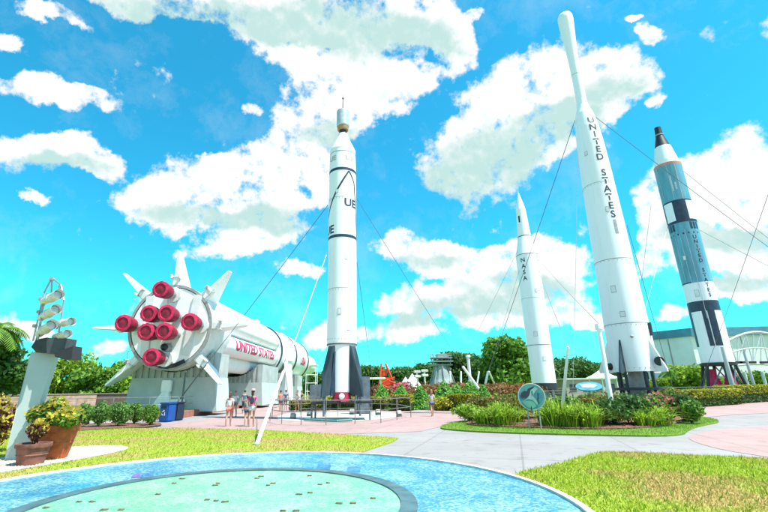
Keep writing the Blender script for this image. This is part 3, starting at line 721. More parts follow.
q.prism([(2.6, -1.3, .1), (4.0, -1.3, .1), (3.55, -1.3, 5.5), (3.25, -1.3, 6.0)], (0, 2.4, 0)); q.box((3.5, 0, 5.6), (.5, 2.7, .4), bevel=.05); q.tube((3.2, -1.4, 5.2), (4.3, -1.9, .1), .16, n=8); q.out('saddle_arm', white, s3, True)
support(34.5, 38.5, 3.1, 2.9, 3.9, 2.3, 'pale support block under the upper stage with letters')
r_ = root('support_tower', Tm @ Vector((2.2, 51, 0)), 'thin white lattice tower beside the nose of the lying rocket', 'tower', rz=-SA)
q = MB()
for sx in (-.9, .9):
    for sy in (-1, 1): q.tube((sx, sy, 0), (sx, sy, 6.2), .07, n=6)
for z in (1.5, 3, 4.5, 6.1):
    for sy in (-1, 1): q.tube((-.9, sy, z), (.9, sy, z), .05, n=6)
    for sx in (-.9, .9): q.tube((sx, -1, z), (sx, 1, z), .05, n=6)
q.out('frame', white, r_, True)
MB().box((0, 0, 6.25), (2.2, 2.4, .12)).out('platform', whiteb, r_, True)

# ================================================================== UPRIGHT ROCKETS
# --- slim rocket with a tub on top
JC = Vector((-1.6, 27.2, 0))
ju = root('upright_rocket', JC, 'slender white rocket with dark fins and a silver tub under its needle antenna', 'rocket')
jp = [(1.55, .90), (4.35, .91), (4.42, .95), (17.0, .95), (18.2, .92)]
JR = interp(jp)
MB().lathe([(1.5, .86)] + jp[:2], JC, n=48).out('tail_section', white, ju)
MB().lathe(jp[2:] , JC, n=48).out('body', white, ju)
MB().lathe([(18.2, .93), (18.3, .93), (19.55, .38), (19.75, .36)], JC, n=40).out('nose_cone', white, ju)
band(4.38, .08, JC, .95, 'seam_ring', cable, ju)
MB().lathe([(19.7, .30), (20.15, .26)], JC, n=24).out('spin_motor', black, ju)
MB().lathe([(20.1, .30), (20.15, .40), (20.45, .44), (20.45, .3)], JC, n=28).out('copper_collar', mat('copper', (.55, .30, .14), .4, .1), ju)
MB().lathe([(20.42, .44), (20.48, .47), (21.75, .47), (21.8, .44)], JC, n=36).out('tub', mat('tub_silver', (.62, .64, .64), .3, .1, 4, metal=.3), ju)
q = MB(); q.tube(JC + Vector((0, 0, 21.7)), JC + Vector((0, 0, 22.9)), .05, .03, 8); q.sphere(JC + Vector((0, 0, 23.0)), .08); q.tube(JC + Vector((0, 0, 22.95)), JC + Vector((0, 0, 23.35)), .02, .008, 6); q.out('antenna', cable, ju)
band(16.45, .20, JC, .95, 'blue_band', navy, ju); band(11.45, .20, JC, .95, 'blue_band', navy, ju); band(17.9, .04, JC, .93, 'seam_ring', greym, ju)
for z in (7.9, 14.3): band(z, .03, JC, .95, 'seam_ring', greym, ju, off=.006)
patch(-1.55, -1.40, 13.0, 16.3, JC, .95, 'blue_stripe', navy, ju, slant=1.95, mz=16)
patch(.42, .56, 16.3, 15.5, JC, .95, 'blue_stripe', navy, ju, slant=.5, mz=10)
patch(.92, 1.06, 15.5, 11.55, JC, .95, 'blue_stripe', navy, ju, slant=.45, mz=16)
wrap(text_mesh('UE', .80, 1.0, .03), JC, .95, .62, 13.85, 'lettering', letter, ju)
wrap(text_mesh('UE', .80, 1.0, .03), JC, .95, -1.15, 11.95, 'lettering', letter, ju)
wrap(text_mesh('UE', .55, 1.0, .02), JC, .95, .55, 17.35, 'lettering', mat('faded_letter', (.62, .58, .55), .6), ju)
wrap(text_mesh('UE', .55, 1.0, .02), JC, .95, -.85, 17.35, 'lettering', MATS['faded_letter'], ju)
cam_, rt = frame(JC)
for k in range(4):
    a = PI / 4 + k * PI / 2 + math.radians(1); d = cam_ * math.cos(a) + rt * math.sin(a); s_ = Vector((-d.y, d.x, 0))
    q = MB(); pts = [(.85, 4.3), (1.0, 4.2), (1.42, 2.9), (1.66, 2.2), (1.74, 1.25), (.85, 1.45)]; va, vb = [], []
    for i, (r, z) in enumerate(pts):
        th = .26 if r < .9 else .05 if r > 1.5 else .2
        va.append(q.bm.verts.new(JC + d * r + s_ * th + Vector((0, 0, z)))); vb.append(q.bm.verts.new(JC + d * r - s_ * th + Vector((0, 0, z))))
    q.bm.faces.new(va); q.bm.faces.new(vb[::-1])
    for i in range(6): q.bm.faces.new((va[i], vb[i], vb[(i + 1) % 6], va[(i + 1) % 6]))
    f = q.out('fin', navyfin, ju)
    q = MB(); q.prism([JC + d * .7 + s_ * .27 + Vector((0, 0, 3.9)), JC + d * .98 + s_ * .27 + Vector((0, 0, 3.9)), JC + d * 1.2 + s_ * .2 + Vector((0, 0, 1.3)), JC + d * .8 + s_ * .27 + Vector((0, 0, 1.4))], s_ * .03); q.out('fin_root', navy, f)
    MB().box(JC + d * 1.5 + Vector((0, 0, .85)), (.09, .09, 1.3), rz=math.atan2(d.y, d.x)).out('stand_leg', greyb, ju)
MB().lathe([(1.2, .4), (1.25, .5), (1.55, .45)], JC, n=24).out('engine_bell', greym, ju)
q = MB(); q.lathe([(1.0, .62), (1.5, .50), (1.5, .3)], JC + cam_ * .55, n=8); q.out('engine_cover', redcov2, ju)
MB().sphere(JC + cam_ * 1.12 + Vector((0, 0, 1.3)), .17, (1, .4, 1)).out('cover_badge', white, ju)
MB().box(JC + Vector((0, -.1, .95)), (3.6, 2.0, .12), rz=.06, bevel=.03).out('stand_deck', blackm, ju)
q = MB()
for sx in (-1.7, 1.7):
    for sy in (-.9, .9): q.box(JC + Vector((sx, sy, .42)), (.10, .10, .86))
q.out('deck_post', greyb, ju)
tag(MB().box((A(362.5, 390, 33).x, 33, 1.3), (1.05, 1.0, 2.6), rz=.08, bevel=.04).out('equipment_cabinet', greyb), 'tall blue grey steel cabinet right of the dark finned rocket tail', 'cabinet')
tag(MB().box((JC.x - 3.3, JC.y + 16, 1.1), (1.5, 1.2, 2.2), rz=.08, bevel=.04).out('equipment_cabinet', greyb), 'blue grey steel cabinet between the lying rocket nose and the slender rocket', 'cabinet')

# --- rocket with four stacked letters
RC = Vector((20.4, 51.1, 0))
re_ = root('upright_rocket', RC, 'white rocket with a stepped pointed tip and four stacked letters, standing in the middle distance', 'rocket')
MB().lathe([(2.05, 1.28), (2.1, 1.33), (17.55, 1.33)], RC, n=48).out('body', white, re_)
MB().lathe([(17.55, 1.32), (20.1, .80)], RC, n=48).out('taper', white, re_)
MB().lathe([(20.1, .80), (23.9, .60), (25.2, .32), (26.3, .08), (26.4, .02)], RC, n=40).out('nose_cone', white, re_)
q = MB(); q.tube(RC + Vector((0, 0, 26.3)), RC + Vector((0, 0, 27.6)), .03, .012, 6); q.out('antenna', cablew, re_)
band(17.55, .10, RC, 1.33, 'seam_ring', greym, re_); band(20.1, .12, RC, .80, 'seam_ring', cable, re_)
band(6.4, .06, RC, 1.33, 'seam_ring', cable, re_); band(12.0, .03, RC, 1.33, 'seam_ring', greym, re_, off=.006)
MB().lathe([(1.45, 1.25), (1.45, 1.36), (2.12, 1.36), (2.12, 1.25)], RC, n=48).out('tail_ring', black, re_)
stacked('NASA', .75, .78, RC, 1.33, -.42, 16.75, 'lettering', letter, re_)
stacked('UNITED STATES', .42, .50, RC, 1.33, 1.15, 17.2, 'lettering', mat('far_letter', (.3, .3, .33), .6), re_)
patch(-.65, -.35, 22.0, 22.9, RC, .70, 'marking', letter, re_, n=4)
q = MB(); cam_, rt = frame(RC)
for k in range(4):
    a = PI / 4 + k * PI / 2; d = cam_ * math.cos(a) + rt * math.sin(a)
    q.box(RC + d * 1.15 + Vector((0, 0, .7)), (.28, .28, 1.5))
q.out('stand_leg', greyb, re_)
MB().lathe([(.5, .55), (1.0, .45), (1.5, .3)], RC, n=20).out('engine_bell', greym, re_)

# --- the big tapering white rocket with long lettering
DC = Vector((16.67, 27.3, 0))
de = root('upright_rocket', DC, 'tall tapering white rocket with long vertical lettering and a bulbous tip', 'rocket')
dp = [(2.5, 1.29), (4.9, 1.27), (7.0, 1.22), (9.04, 1.17), (12.4, 1.10), (16.0, 1.0), (18.5, .90), (20.0, .80), (20.7, .70), (21.3, .60)]
DR = interp(dp)
MB().lathe([(2.5, 1.1)] + dp, DC, n=56).out('body', white, de)
MB().lathe([(21.3, .60), (21.7, .47), (22.1, .385), (22.6, .35)], DC, n=40, capt=False).out('adapter_cone', white, de)
MB().lathe([(22.6, .35), (24.9, .35)], DC, n=36).out('upper_stage', white, de)
MB().lathe([(24.9, .35), (25.9, .36), (26.9, .385), (27.6, .415), (28.3, .455), (29.1, .51), (29.9, .56), (30.4, .58), (30.7, .56), (30.9, .48), (31.02, .33), (31.07, .1)], DC, n=40).out('fairing', white, de)
for z in (9.6, 5.4): band(z, .05, DC, DR, 'seam_ring', greym, de, off=.005)
for z in (15.2, 24.9): band(z, .03, DC, DR if z < 20 else .35, 'seam_ring', greym, de, off=.006)
stacked('UNITED STATES', .70, .635, DC, DR, .50, 20.3, 'lettering', letter, de)
patch(.42, .60, 11.3, 12.3, DC, DR, 'marking', mat('faint_mark', (.45, .46, .47), .6), de, n=4)
cam_, rt = frame(DC)
for k, a in enumerate((-1.35, -.40, .95, 2.4)):
    d = cam_ * math.cos(a) + rt * math.sin(a); s_ = Vector((-d.y, d.x, 0)); q = MB()
    pts = [(1.22, 4.5), (1.30, 4.35), (2.0, 2.6), (2.0, 2.45), (1.22, 2.45)]
    q.prism([DC + d * r - s_ * .045 + Vector((0, 0, z)) for r, z in pts], s_ * .09); f = q.out('fin', navyfin if k == 1 else white, de)
q = MB(); p = DC + cam_ * 1.25 * math.cos(.93) + rt * 1.60 * math.sin(.97) + cam_ * .25 + Vector((0, 0, 3.05)); q.tube(p, p + cam_ * .05, .27, n=20); q.out('round_port', black, de)
p = DC + (cam_ * math.cos(-1.3) + rt * math.sin(-1.3)) * 1.3 + Vector((0, 0, 2.85)); MB().sphere(p, .28, (1, 1, .8)).out('round_port', black, de)
p = DC + (cam_ * math.cos(.15) + rt * math.sin(.15)) * 1.27 + Vector((0, 0, 4.55)); MB().sphere(p, .09).out('fill_valve', greym, de)
p = DC + (cam_ * math.cos(1.2) + rt * math.sin(1.2)) * 1.3 + Vector((0, 0, 5.0)); MB().box(p, (.12, .25, .8), rz=.5).out('cable_duct', navyfin, de)
MB().lathe([(.25, .66), (1.2, .62), (2.0, .5), (2.6, .4)], DC, n=32).out('engine_bell', greym, de)
for a in (-.95, -.5, .45, .85, 2.2, 3.0, 4.0):
    d = cam_ * math.cos(a) + rt * math.sin(a); MB().box(DC + d * 1.12 + Vector((0, 0, 1.25)), (.16, .16, 2.5), rz=a).out('stand_leg', black, de)
MB().lathe([(1.42, 1.0), (1.42, 1.42), (1.58, 1.42), (1.58, 1.0)], DC, n=40, capt=False).out('stand_ring', black, de)

# --- blue rocket
TC = Vector((40.1, 49.9, 0))
ti = root('upright_rocket', TC, 'blue and white rocket with chequered bands, a black tip and a black trestle, farthest right', 'rocket')
tpf = [(4.1, 1.52), (30.0, 1.52)]
MB().lathe([(4.1, 1.3), (4.1, 1.54), (9.9, 1.52)], TC, n=48).out('tail_section', white, ti)
MB().lathe([(9.9, 1.523), (11.1, 1.523)], TC, n=48, capt=False).out('black_band', navy, ti)
MB().lathe([(11.1, 1.52), (13.3, 1.52)], TC, n=48, capt=False).out('white_band', white, ti)
MB().lathe([(13.3, 1.52), (29.0, 1.52)], TC, n=48, capt=False).out('body', steelblue, ti)
MB().lathe([(29.0, 1.52), (29.35, 1.54), (29.35, 1.45)], TC, n=48, capt=False).out('orange_ring', mat('salmon', (.70, .28, .18), .5), ti)
MB().lathe([(29.3, 1.42), (29.9, 1.36), (32.2, .92)], TC, n=48).out('capsule_adapter', white, ti)
MB().lathe([(32.2, .90), (33.9, .48), (34.9, .40), (35.3, .38), (35.35, .1)], TC, n=32).out('capsule', black, ti)
MB().lathe([(34.0, .46), (34.02, .50), (34.2, .48)], TC, n=28).out('capsule_ring', greym, ti)
band(21.0, .05, TC, 1.52, 'seam_ring', navy, ti)
TRr = 1.52
patch(-PI, PI, 21.0, 24.0, TC, TRr, 'black_panel', navy, ti, n=48)
for a in (-1.10, .62): patch(a, a + .78, 21.3, 23.8, TC, TRr, 'white_panel', white, ti, off=.022)
for a in (-1.25, -1.0, -.75, .5, .75, 1.0): patch(a, a + .18, 20.0, 20.9, TC, TRr, 'black_panel', navy, ti, n=3, mz=1)
for k in range(7): patch(-1.2 + k * .36, -1.2 + k * .36 + .10, 19.4, 19.62, TC, TRr, 'black_panel', navy, ti, n=2, mz=1)
patch(-1.45, -.35, 13.3, 13.45, TC, TRr, 'black_panel', navy, ti, n=8, mz=1)
for a0, a1_ in ((-.18, .10), (.16, .62)): patch(a0, a1_, 5.9, 9.95, TC, 1.535, 'black_panel', navy, ti)
patch(-1.45, -1.0, 5.9, 9.95, TC, 1.535, 'black_panel', navy, ti)
for a, z0, z1 in ((-.75, 13.4, 20), (-.35, 13.4, 19.5), (.05, 9.0, 20.0), (.5, 24, 28.9), (-.9, 24, 28.9), (-.1, 24, 28.9)): patch(a, a + .03, z0, z1, TC, 1.52, 'raceway', mat('pale_line', (.55, .66, .70), .5), ti, off=.03, n=2)
stacked('UNITED STATES', .62, .60, TC, 1.52, .62, 18.9, 'lettering', letter, ti)
patch(-.05, .05, 25.2, 27.4, TC, TRr, 'marking', MATS['pale_line'], ti, off=.02, n=2); patch(.18, .30, 25.4, 26.4, TC, TRr, 'marking', MATS['pale_line'], ti, off=.02, n=2)
cam_, rt = frame(TC)
q = MB()
for k in range(6):
    a = k * PI / 3 + .3; d = cam_ * math.cos(a) + rt * math.sin(a); d2 = cam_ * math.cos(a + PI / 3) + rt * math.sin(a + PI / 3)
    MB().tube(TC + d * 2.3, TC + d * 1.45 + Vector((0, 0, 4.0)), .16, n=8).out('trestle_leg', blackm, ti)
    MB().tube(TC + d * 2.3 + Vector((0, 0, .3)), TC + d2 * 1.5 + Vector((0, 0, 3.9)), .07, n=6).out('trestle_brace', greyb, ti)
MB().lathe([(3.75, 1.2), (3.75, 1.7), (4.05, 1.7), (4.05, 1.2)], TC, n=36, capt=False).out('trestle_ring', blackm, ti)
for s_ in (-.7, .7): MB().lathe([(1.3, .72), (1.8, .62), (2.6, .4), (3.4, .25)], TC + rt * s_ - cam_ * -.3, n=24).out('engine_cover', redcov, ti)
def details(c, R, par, hatches, seams, n=28):
    for a, z, w_, h_ in hatches: patch(a, a + w_, z, z + h_, c, R, 'hatch', whiteb, par, off=.018, n=4, mz=1); patch(a - .02, a + w_ + .02, z - .03, z + h_ + .03, c, R, 'hatch_frame', greym, par, off=.008, n=4, mz=1)
    f = R if callable(R) else (lambda q: R)
    cm, rr = frame(c)
    for z in seams:
        q = MB()
        for k in range(n):
            a = 2 * PI * k / n; p = (cm * math.cos(a) + rr * math.sin(a)) * (f(z) + .004); q.box((c[0] + p.x, c[1] + p.y, z), (.035, .035, .035), rz=a)
        o = q.out('rivet_row', greym, par); o['kind'] = 'stuff'
details(JC, .95, ju, [(-.3, 6.2, .22, .35), (.2, 9.8, .18, .3), (.35, 5.2, .2, .25), (-.5, 14.6, .16, .25)], (7.8, 14.2, 4.7))
details(RC, 1.33, re_, [(-.3, 7.4, .3, .5), (.3, 12.6, .2, .4), (.2, 4.6, .25, .4)], (6.3, 11.9, 17.3))
details(DC, DR, de, [(-.35, 7.4, .2, .4), (.15, 12.9, .16, .35), (-.15, 5.8, .2, .3), (-.5, 17.5, .2, .3)], (9.5, 5.3, 15.1, 2.7))
details(TC, 1.52, ti, [(-.5, 16.2, .2, .5), (-.3, 11.6, .25, .8)], (11.3, 13.2, 24.3))
# pale service tube in front of the blue rocket
sp0, sp1 = G(733, 391.5), None
tag(MB().tube(A(733, 388, 44), A(722, 347, 44), .22, .15, n=14).out('service_pole', supp), 'pale teal tapered pole standing in front of the blue rocket tail', 'pole')
tag(MB().tube(A(754, 386, 47), A(744, 352, 47), .16, .12, n=12).out('service_pole', supp), 'slimmer pale teal pole right of the blue rocket tail', 'pole')

# ================================================================== POLES AND GUY WIRES
def pole(base, top, r0, r1, label, cap=False, m=white):
    t = root('guy_pole', base, label, 'pole', 'white guy wire poles')
    MB().tube(base, top, r0, r1, n=14).out('shaft', m, t)
    q = MB(); d = (Vector(top) - Vector(base)).normalized()
    q.tube(Vector(top) - d * .02, Vector(top) + d * (.22 if cap else .08), r1 * (1.7 if cap else 1.15), r1 * (1.5 if cap else .6), n=14); q.out('cap', m, t)
    MB().tube(base + Vector((0, 0, -.02)), base + Vector((0, 0, .05)), r0 * 1.9, n=14).out('base_plate', greym, t)
    return t
def wire(a, b, label, r=.018, m=cable):
    a, b = Vector(a), Vector(b); q = MB(); n = 8; L_ = (b - a).length
    pts = [a.lerp(b, i / n) - Vector((0, 0, L_ * .004 * math.sin(PI * i / n))) for i in range(n + 1)]
    for u, v in zip(pts, pts[1:]): q.tube(u, v, r, n=6)
    return tag(q.out('guy_wire', m), label, 'wire', 'guy wires of the standing rockets')
def pt_on(a, b, ypix):
    lo, hi = 0.0, 1.0
    for _ in range(40):
        m = (lo + hi) / 2
        if P(a.lerp(b, m))[1] > ypix: lo = m
        else: hi = m
    return a.lerp(b, lo)
jz = lambda z, side=0: JC + frame(JC)[1] * side * .95 + Vector((0, 0, z))
a = G(256.5, 445); b = A(327.5, 252, 27.0); tp = pt_on(a, b, 372)
pole(a, tp, .065, .055, 'long white pole leaning over the front lawn toward the slender rocket'); wire(tp, b, 'pale wire from the leaning pole on the lawn up to the slender rocket', .018, cablew)
a = G(167, 416, .0); b = A(328, 205, 27.0); tp = pt_on(a, b, 364)
wire(tp, b, 'long dark wire from the slender rocket down across the lying rocket', .020); tag(MB().tube(a, tp, .05, .04, n=8).out('guy_rod', cable), 'dark rod rising behind the bins in front of the engine covers', 'rod')
wire(A(357, 262, 27.2), A(375, 400, 36), 'thin dark wire down the right side of the slender rocket', .016)
R_up = lambda x, y: A(x, y, 51)
def dz(x, y): return A(x, y, 27.2)
wire(dz(575, 120), A(489, 372, 47), 'dark wire running left and down from the shoulder of the tall tapering rocket', .022)
pole(G(501, 398, .0), A(489, 372, 47), .10, .10, 'short white pole leaning left, just left of the rocket with stacked letters')
p2b = A(472, 402, 48); p2b.z = 0
pole(p2b, A(468, 357, p2b.y), .18, .16, 'upright white pole among the green cones', cap=True)
pb = A(491, 400, 42); pb.z = .0
pole(pb, A(463, 367, 42), .13, .12, 'white pole leaning sharply left across the upright pole')
pb = A(481, 394, 55); pb.z = 0; pole(pb, A(488, 372, 55), .14, .13, 'white pole leaning right behind the crossed poles')
pb = A(474, 392, 70); pb.z = 0; pole(pb, A(479, 372, 70), .14, .12, 'distant thin white pole leaning right behind the hedge cones')
pb = A(450.5, 392, 75); pb.z = 0; pole(pb, A(450.2, 372, 75), .15, .14, 'distant short upright white post right of the grey tower')
pb = A(460, 392, 75); pb.z = 0; pole(pb, A(461, 372, 75), .16, .14, 'distant short upright white post between the tower and the upright pole')
wire(A(463, 367, 42), A(357, 199, 27.2), 'thin wire rising to the left above the grey tower', .015)
wire(A(467, 353, 48), A(518, 250, 51), 'thin wire from the upright pole to the rocket with stacked letters', .016)
wire(A(488.5, 371, 47), A(520, 268, 51), 'short thin wire beside the rocket with stacked letters', .014)
b1 = G(615, 424, .05); t1 = A(600, 330, 21.0); 
pole(b1, Vector((b1.x + .15, b1.y + .2, t1.z)), .105, .095, 'upright thick white pole with a cap standing in the planted island', cap=True)
b2 = G(561, 421, .05); pole(b2, A(568, 348, 20.6), .085, .06, 'slim white pole rising from the shrubs left of the capped pole')
wire(A(568, 347, 20.6), A(543, 283, 50), 'wire from the slim island pole up to the rocket with stacked letters', .014)
wire(A(601, 326, 21.2), A(541, 262, 50.8), 'short wire from the capped pole rising to the left', .012)
wire(A(578, 150, 27.2), A(573, 388, 36), 'pale wire hanging straight down left of the tall tapering rocket', .014, cablew)
wire(dz(589, 112), A(775, 252, 34), 'dark wire from the tall tapering rocket running down to the right edge', .018)
wire(A(655, 148, 49.9), A(778, 246, 60), 'faint wire from the tip of the blue rocket to the right', .022)
wire(dz(627, 225), A(673, 388, 34), 'dark wire down the right side of the tall tapering rocket', .018)
wire(A(776, 172, 30), A(700, 386, 44), 'dark steep wire crossing in front of the blue rocket on the right', .018)
wire(A(651, 205, 49.9), A(628, 386, 49), 'thin wire left of the blue rocket', .018)
wire(A(690, 225, 49.9), A(820, 292, 60), 'thin wire from the chequered band to the right', .018)
wire(A(668, 225, 49.9), A(626, 378, 42), 'thin pale wire left of the blue rocket base', .016, cablew)

# ================================================================== RAILINGS
def railing(pts, label, h=1.05, rails=(1.05, .62), r=.019, m=railm, foot=None, posts=None):
    pts = [Vector((p[0], p[1], p[2] if len(p) > 2 else 0)) for p in pts]
    t = root('railing', pts[0], label, 'railing')
    for p in (posts or pts): MB().tube(Vector(p), Vector(p) + Vector((0, 0, h)), r * 1.1, n=8).out('post', m, t)
    for z in rails:
        q = MB()
        for u, v in zip(pts, pts[1:]): q.tube(u + Vector((0, 0, z)), v + Vector((0, 0, z)), r, n=8)
        q.out('rail', m, t)
    return t
railing([G(270, 421), G(281.5, 424), G(301, 425), G(326, 425), G(355, 424), G(381, 423.2), G(397, 420), G(411, 417.5)], 'steel railing curving round the front of the slender rocket pad', 1.16, (1.16, .62))
railing([G(411, 417), G(398, 413), G(370, 411.5), G(340, 411), G(312, 411), G(290, 412), G(272, 418)], 'steel railing closing the back of the slender rocket pad', 1.1, (1.1, .6), .022)
# inner low barrier right
railing([G(300, 417), G(316, 416), G(338, 416.5), G(360, 416), G(372, 416)], 'short inner steel railing beside the rocket stand', 1.0, (1.0, .5), .02)
railing([(-24.5, 29.8, .36), (-22, 29.9, .36), (-19.6, 30, .36), (-17.2, 30.1, .36), (-14.9, 30.4, .36), (-13.3, 31.2, .36)], 'thin grey railing along the terrace edge in front of the engine covers', .98, (.98, .5), .02, steel)
railing([(-13.3, 31.4, .36), (-13.4, 34, .36), (-13.5, 37, .36), (-13.7, 40, .36), (-13.9, 43, .36), (-14.1, 46, .36), (-14.3, 50, .36), (-14.5, 55, .36), (-14.6, 60, .36)], 'thin grey railing receding along the red kerb beside the lying rocket', .98, (.98, .5), .02, steel)
railing([G(628, 410.5), G(659, 408), G(690, 405.5), G(714, 404.5)], 'three rail steel railing in front of the tall tapering rocket', 1.5, (1.5, 1.0, .55), .03)
railing([G(714, 404.5), G(731, 404), G(728, 400), G(724, 397), G(700, 396)], 'cluster of steel railing posts returning behind, right of the tall tapering rocket', 1.5, (1.5, 1.0), .03)
railing([G(548, 412), G(575, 411.5), G(600, 411.5), G(628, 410.5)], 'steel railing behind the island between the slim pole and the tall tapering rocket', 1.4, (1.4, .95, .5), .026)
railing([G(528, 401), G(560, 400.5), G(590, 400)], 'low railing round the base of the rocket with stacked letters', 1.5, (1.5, .9), .03)
railing([G(700, 398), G(730, 396), G(768, 394.2), G(800, 392)], 'distant railing in front of the blue rocket trestle', 1.6, (1.6, .9), .035)
# ground floodlights on the pads
def flood(p, label, rz=0, s=1.0):
    s *= .75
    t = root('floodlight', p, label, 'floodlight', 'ground floodlights by the rocket pads', rz)
    q = MB(); q.box((0, 0, .28 * s), (.42 * s, .30 * s, .34 * s), R=Matrix.Rotation(-.5, 4, 'X'), bevel=.03 * s); q.out('housing', greym, t, True)
    q = MB(); q.box((0, 0, .03), (.4 * s, .3 * s, .06)); q.box((.22 * s, 0, .16 * s), (.03, .1, .3 * s)); q.box((-.22 * s, 0, .16 * s), (.03, .1, .3 * s)); q.out('bracket', greyb, t, True)
flood(G(352, 414.5), 'grey floodlight on the pad left of the centre railing post')
flood(G(378, 415), 'grey floodlight on the pad right of the centre railing post', .3)
flood(G(293, 419), 'grey floodlight on the pad left of the slender rocket', -.3); flood(G(399, 416.5), 'grey floodlight at the right end of the pad railing', .5)
flood(G(309, 416), 'grey floodlight on the pad closest to the rocket left leg', -.5, .9)
for x, l in ((708, 'left'), (716, 'middle'), (724, 'right')): flood(G(x, 405.5 - (x - 716) * .05), 'grey block floodlight under the right railing cluster, ' + l + ' of three', .2, 1.1)
# puddle-like pale pad paint
sheet('launch_pad', smooth_poly(pix([(280, 420.5), (345, 421.5), (392, 418), (405, 413.5), (360, 410.5), (300, 411.5), (275, 416)]), 1), -.014, mat('pad_pale', (.62, .63, .61), .8, .15, .9, detail=9))
q = MB(); pv = [G(306, 419.5, .08), G(322, 420.5, .08), G(336, 421, .08), G(352, 420, .08)]
for u, v in zip(pv, pv[1:]): q.tube(u, v, .06, n=8)
tag(q.out('pipe', mat('teal_pipe', (.10, .32, .30), .5)), 'teal pipe lying on the pad in front of the slender rocket', 'pipe')

# ================================================================== LIGHT PYLON
py = root('light_pylon', G(15, 461), 'leaning white slab pylon at left carrying five spotlights and a wire cage', 'lighting pylon')
b0, b1_, t1_, t0_ = G(4, 462), G(27, 461), A(57, 350, 12.3), A(31, 352, 12.3)
q = MB(); th = Vector((-.10, .32, 0))
q.prism([b0, b1_, A(40, 402, 12.1), t1_, t0_, A(18, 402, 12.1)], th); q.out('slab', pylonm, py)
q = MB(); p0 = A(44, 404, 12.5); p0.z = 0; e = A(57, 353, 12.5); p0 = Vector((e.x - .30, 12.6, 0)); q.tube(p0, e, .055, n=10); q.out('rear_post', white, py)
q = MB(); q.prism([A(42, 351, 12.15), A(52, 352, 12.15), A(53, 360, 12.15), A(44, 385, 12.15), A(42, 392, 12.15), A(41, 370, 12.15)], (-.05, .25, 0)); q.T = Matrix()
q.bm.free()
c = A(46, 346, 12.2)
q = MB()
pr = [A(31, 347, 12.1), A(36, 339.5, 12.1), A(47, 337.5, 12.0), A(46, 353, 12.0), A(36, 352.5, 12.1)]; q.prism(pr, (0, .5, 0)); q.out('shade', blackm, py)
q = MB(); pr = [A(46.5, 338, 11.95), A(65.5, 338, 11.95), A(62.5, 350, 11.95), A(60, 353, 11.95), A(46.5, 353.5, 11.95)]; q.prism(pr, (0, .5, 0)); q.out('shade', mat('shade_grey', (.07, .08, .09), .6), py)
q = MB(); pr = [A(54, 353, 11.8), A(73, 346, 11.8), A(71.5, 359, 11.8), A(66, 360, 11.8), A(55, 357, 11.8)]; q.prism(pr, (0, .4, 0)); q.out('shade', blackm, py)
# mast rods
q = MB(); ms = [(A(33, 341, 12.2), A(44, 293, 12.2)), (A(44, 293, 12.2), A(52, 277.5, 12.2)), (A(52, 277.5, 12.2), A(51, 300, 12.2)), (A(52, 277.5, 12.2), A(61, 285, 12.1)), (A(61, 285, 12.1), A(64, 300, 12.0)), (A(64, 300, 12.0), A(58, 338, 12.0)), (A(61, 285, 12.1), A(54, 300, 12.0)), (A(36, 341, 12.4), A(47, 293, 12.4)), (A(44, 293, 12.2), A(41, 320, 12.0)), (A(41, 322, 12.0), A(38, 340, 12.0))]
for u, v in ms: q.tube(u, v, .022, n=7)
q.out('cage_rod', steel, py)
q = MB()
for x, y in ((52, 279), (61, 287), (41, 299), (35, 326), (39, 312)): q.box(A(x, y, 12.15), (.11, .1, .09), bevel=.015)
q.out('junction_box', greym, py)
for i, (xa, ya, xb, yb, Yb) in enumerate([(43, 302, 59.5, 294, 11.7), (41, 318, 57, 308.5, 11.7), (39, 334, 52.5, 324, 11.6), (56, 324, 72, 321.5, 11.8), (55, 337, 68, 333.5, 11.8)]):
    a_, b_ = A(xa, ya, 12.2), A(xb, yb, Yb); d = (b_ - a_)
    q = MB(); s_ = .86 if i < 3 else .72
    q.tube(a_, a_ + d * .45, .115 * s_, .13 * s_, 16); q.tube(a_ + d * .45, a_ + d * .52, .16 * s_, .16 * s_, 16); q.tube(a_ + d * .52, b_, .14 * s_, .165 * s_, 16, caps=False)
    sp = q.out('spotlight', spotm, py)
    MB().tube(a_ + d * .80, a_ + d * .84, .135 * s_, .135 * s_, 16).out('lens', glass, sp)
    q = MB(); q.tube(a_ + d * .3, a_ + d * .3 + Vector((-.12, .05, -.16)), .02, n=6); q.out('yoke', steel, sp)

# ================================================================== POTS
def pot(p, r0, r1, h, m, label, cat='plant pot'):
    t = root('plant_pot', p, label, cat)
    MB().lathe([(0, r0), (h * .8, r1 * .93), (h * .8, r1), (h * .86, r1 * 1.03), (h, r1 * 1.03), (h, r1 * .92), (h * .85, r1 * .88)], p, n=40, capt=False).out('pot_body', m, t)
    MB().lathe([(h * .44, (r0 + r1) / 2 * .985), (h * .46, (r0 + r1) / 2 * 1.02), (h * .49, (r0 + r1) / 2 * 1.02), (h * .51, (r0 + r1) / 2 * 1.0)], p, n=40, capt=False).out('pot_band', m, t)
    MB().lathe([(h * .84, .01), (h * .86, r1 * .9)], p, n=24).out('potting_soil', soil, t)
    return t
pb_ = G(52, 458.5, .03); pot(pb_, .33, .51, .84, terra, 'large bright terracotta pot behind the smaller one')
ps_ = G(30, 464.5, .03); pot(ps_, .27, .37, .48, terrad, 'small dull terracotta pot in front of the pylon foot')
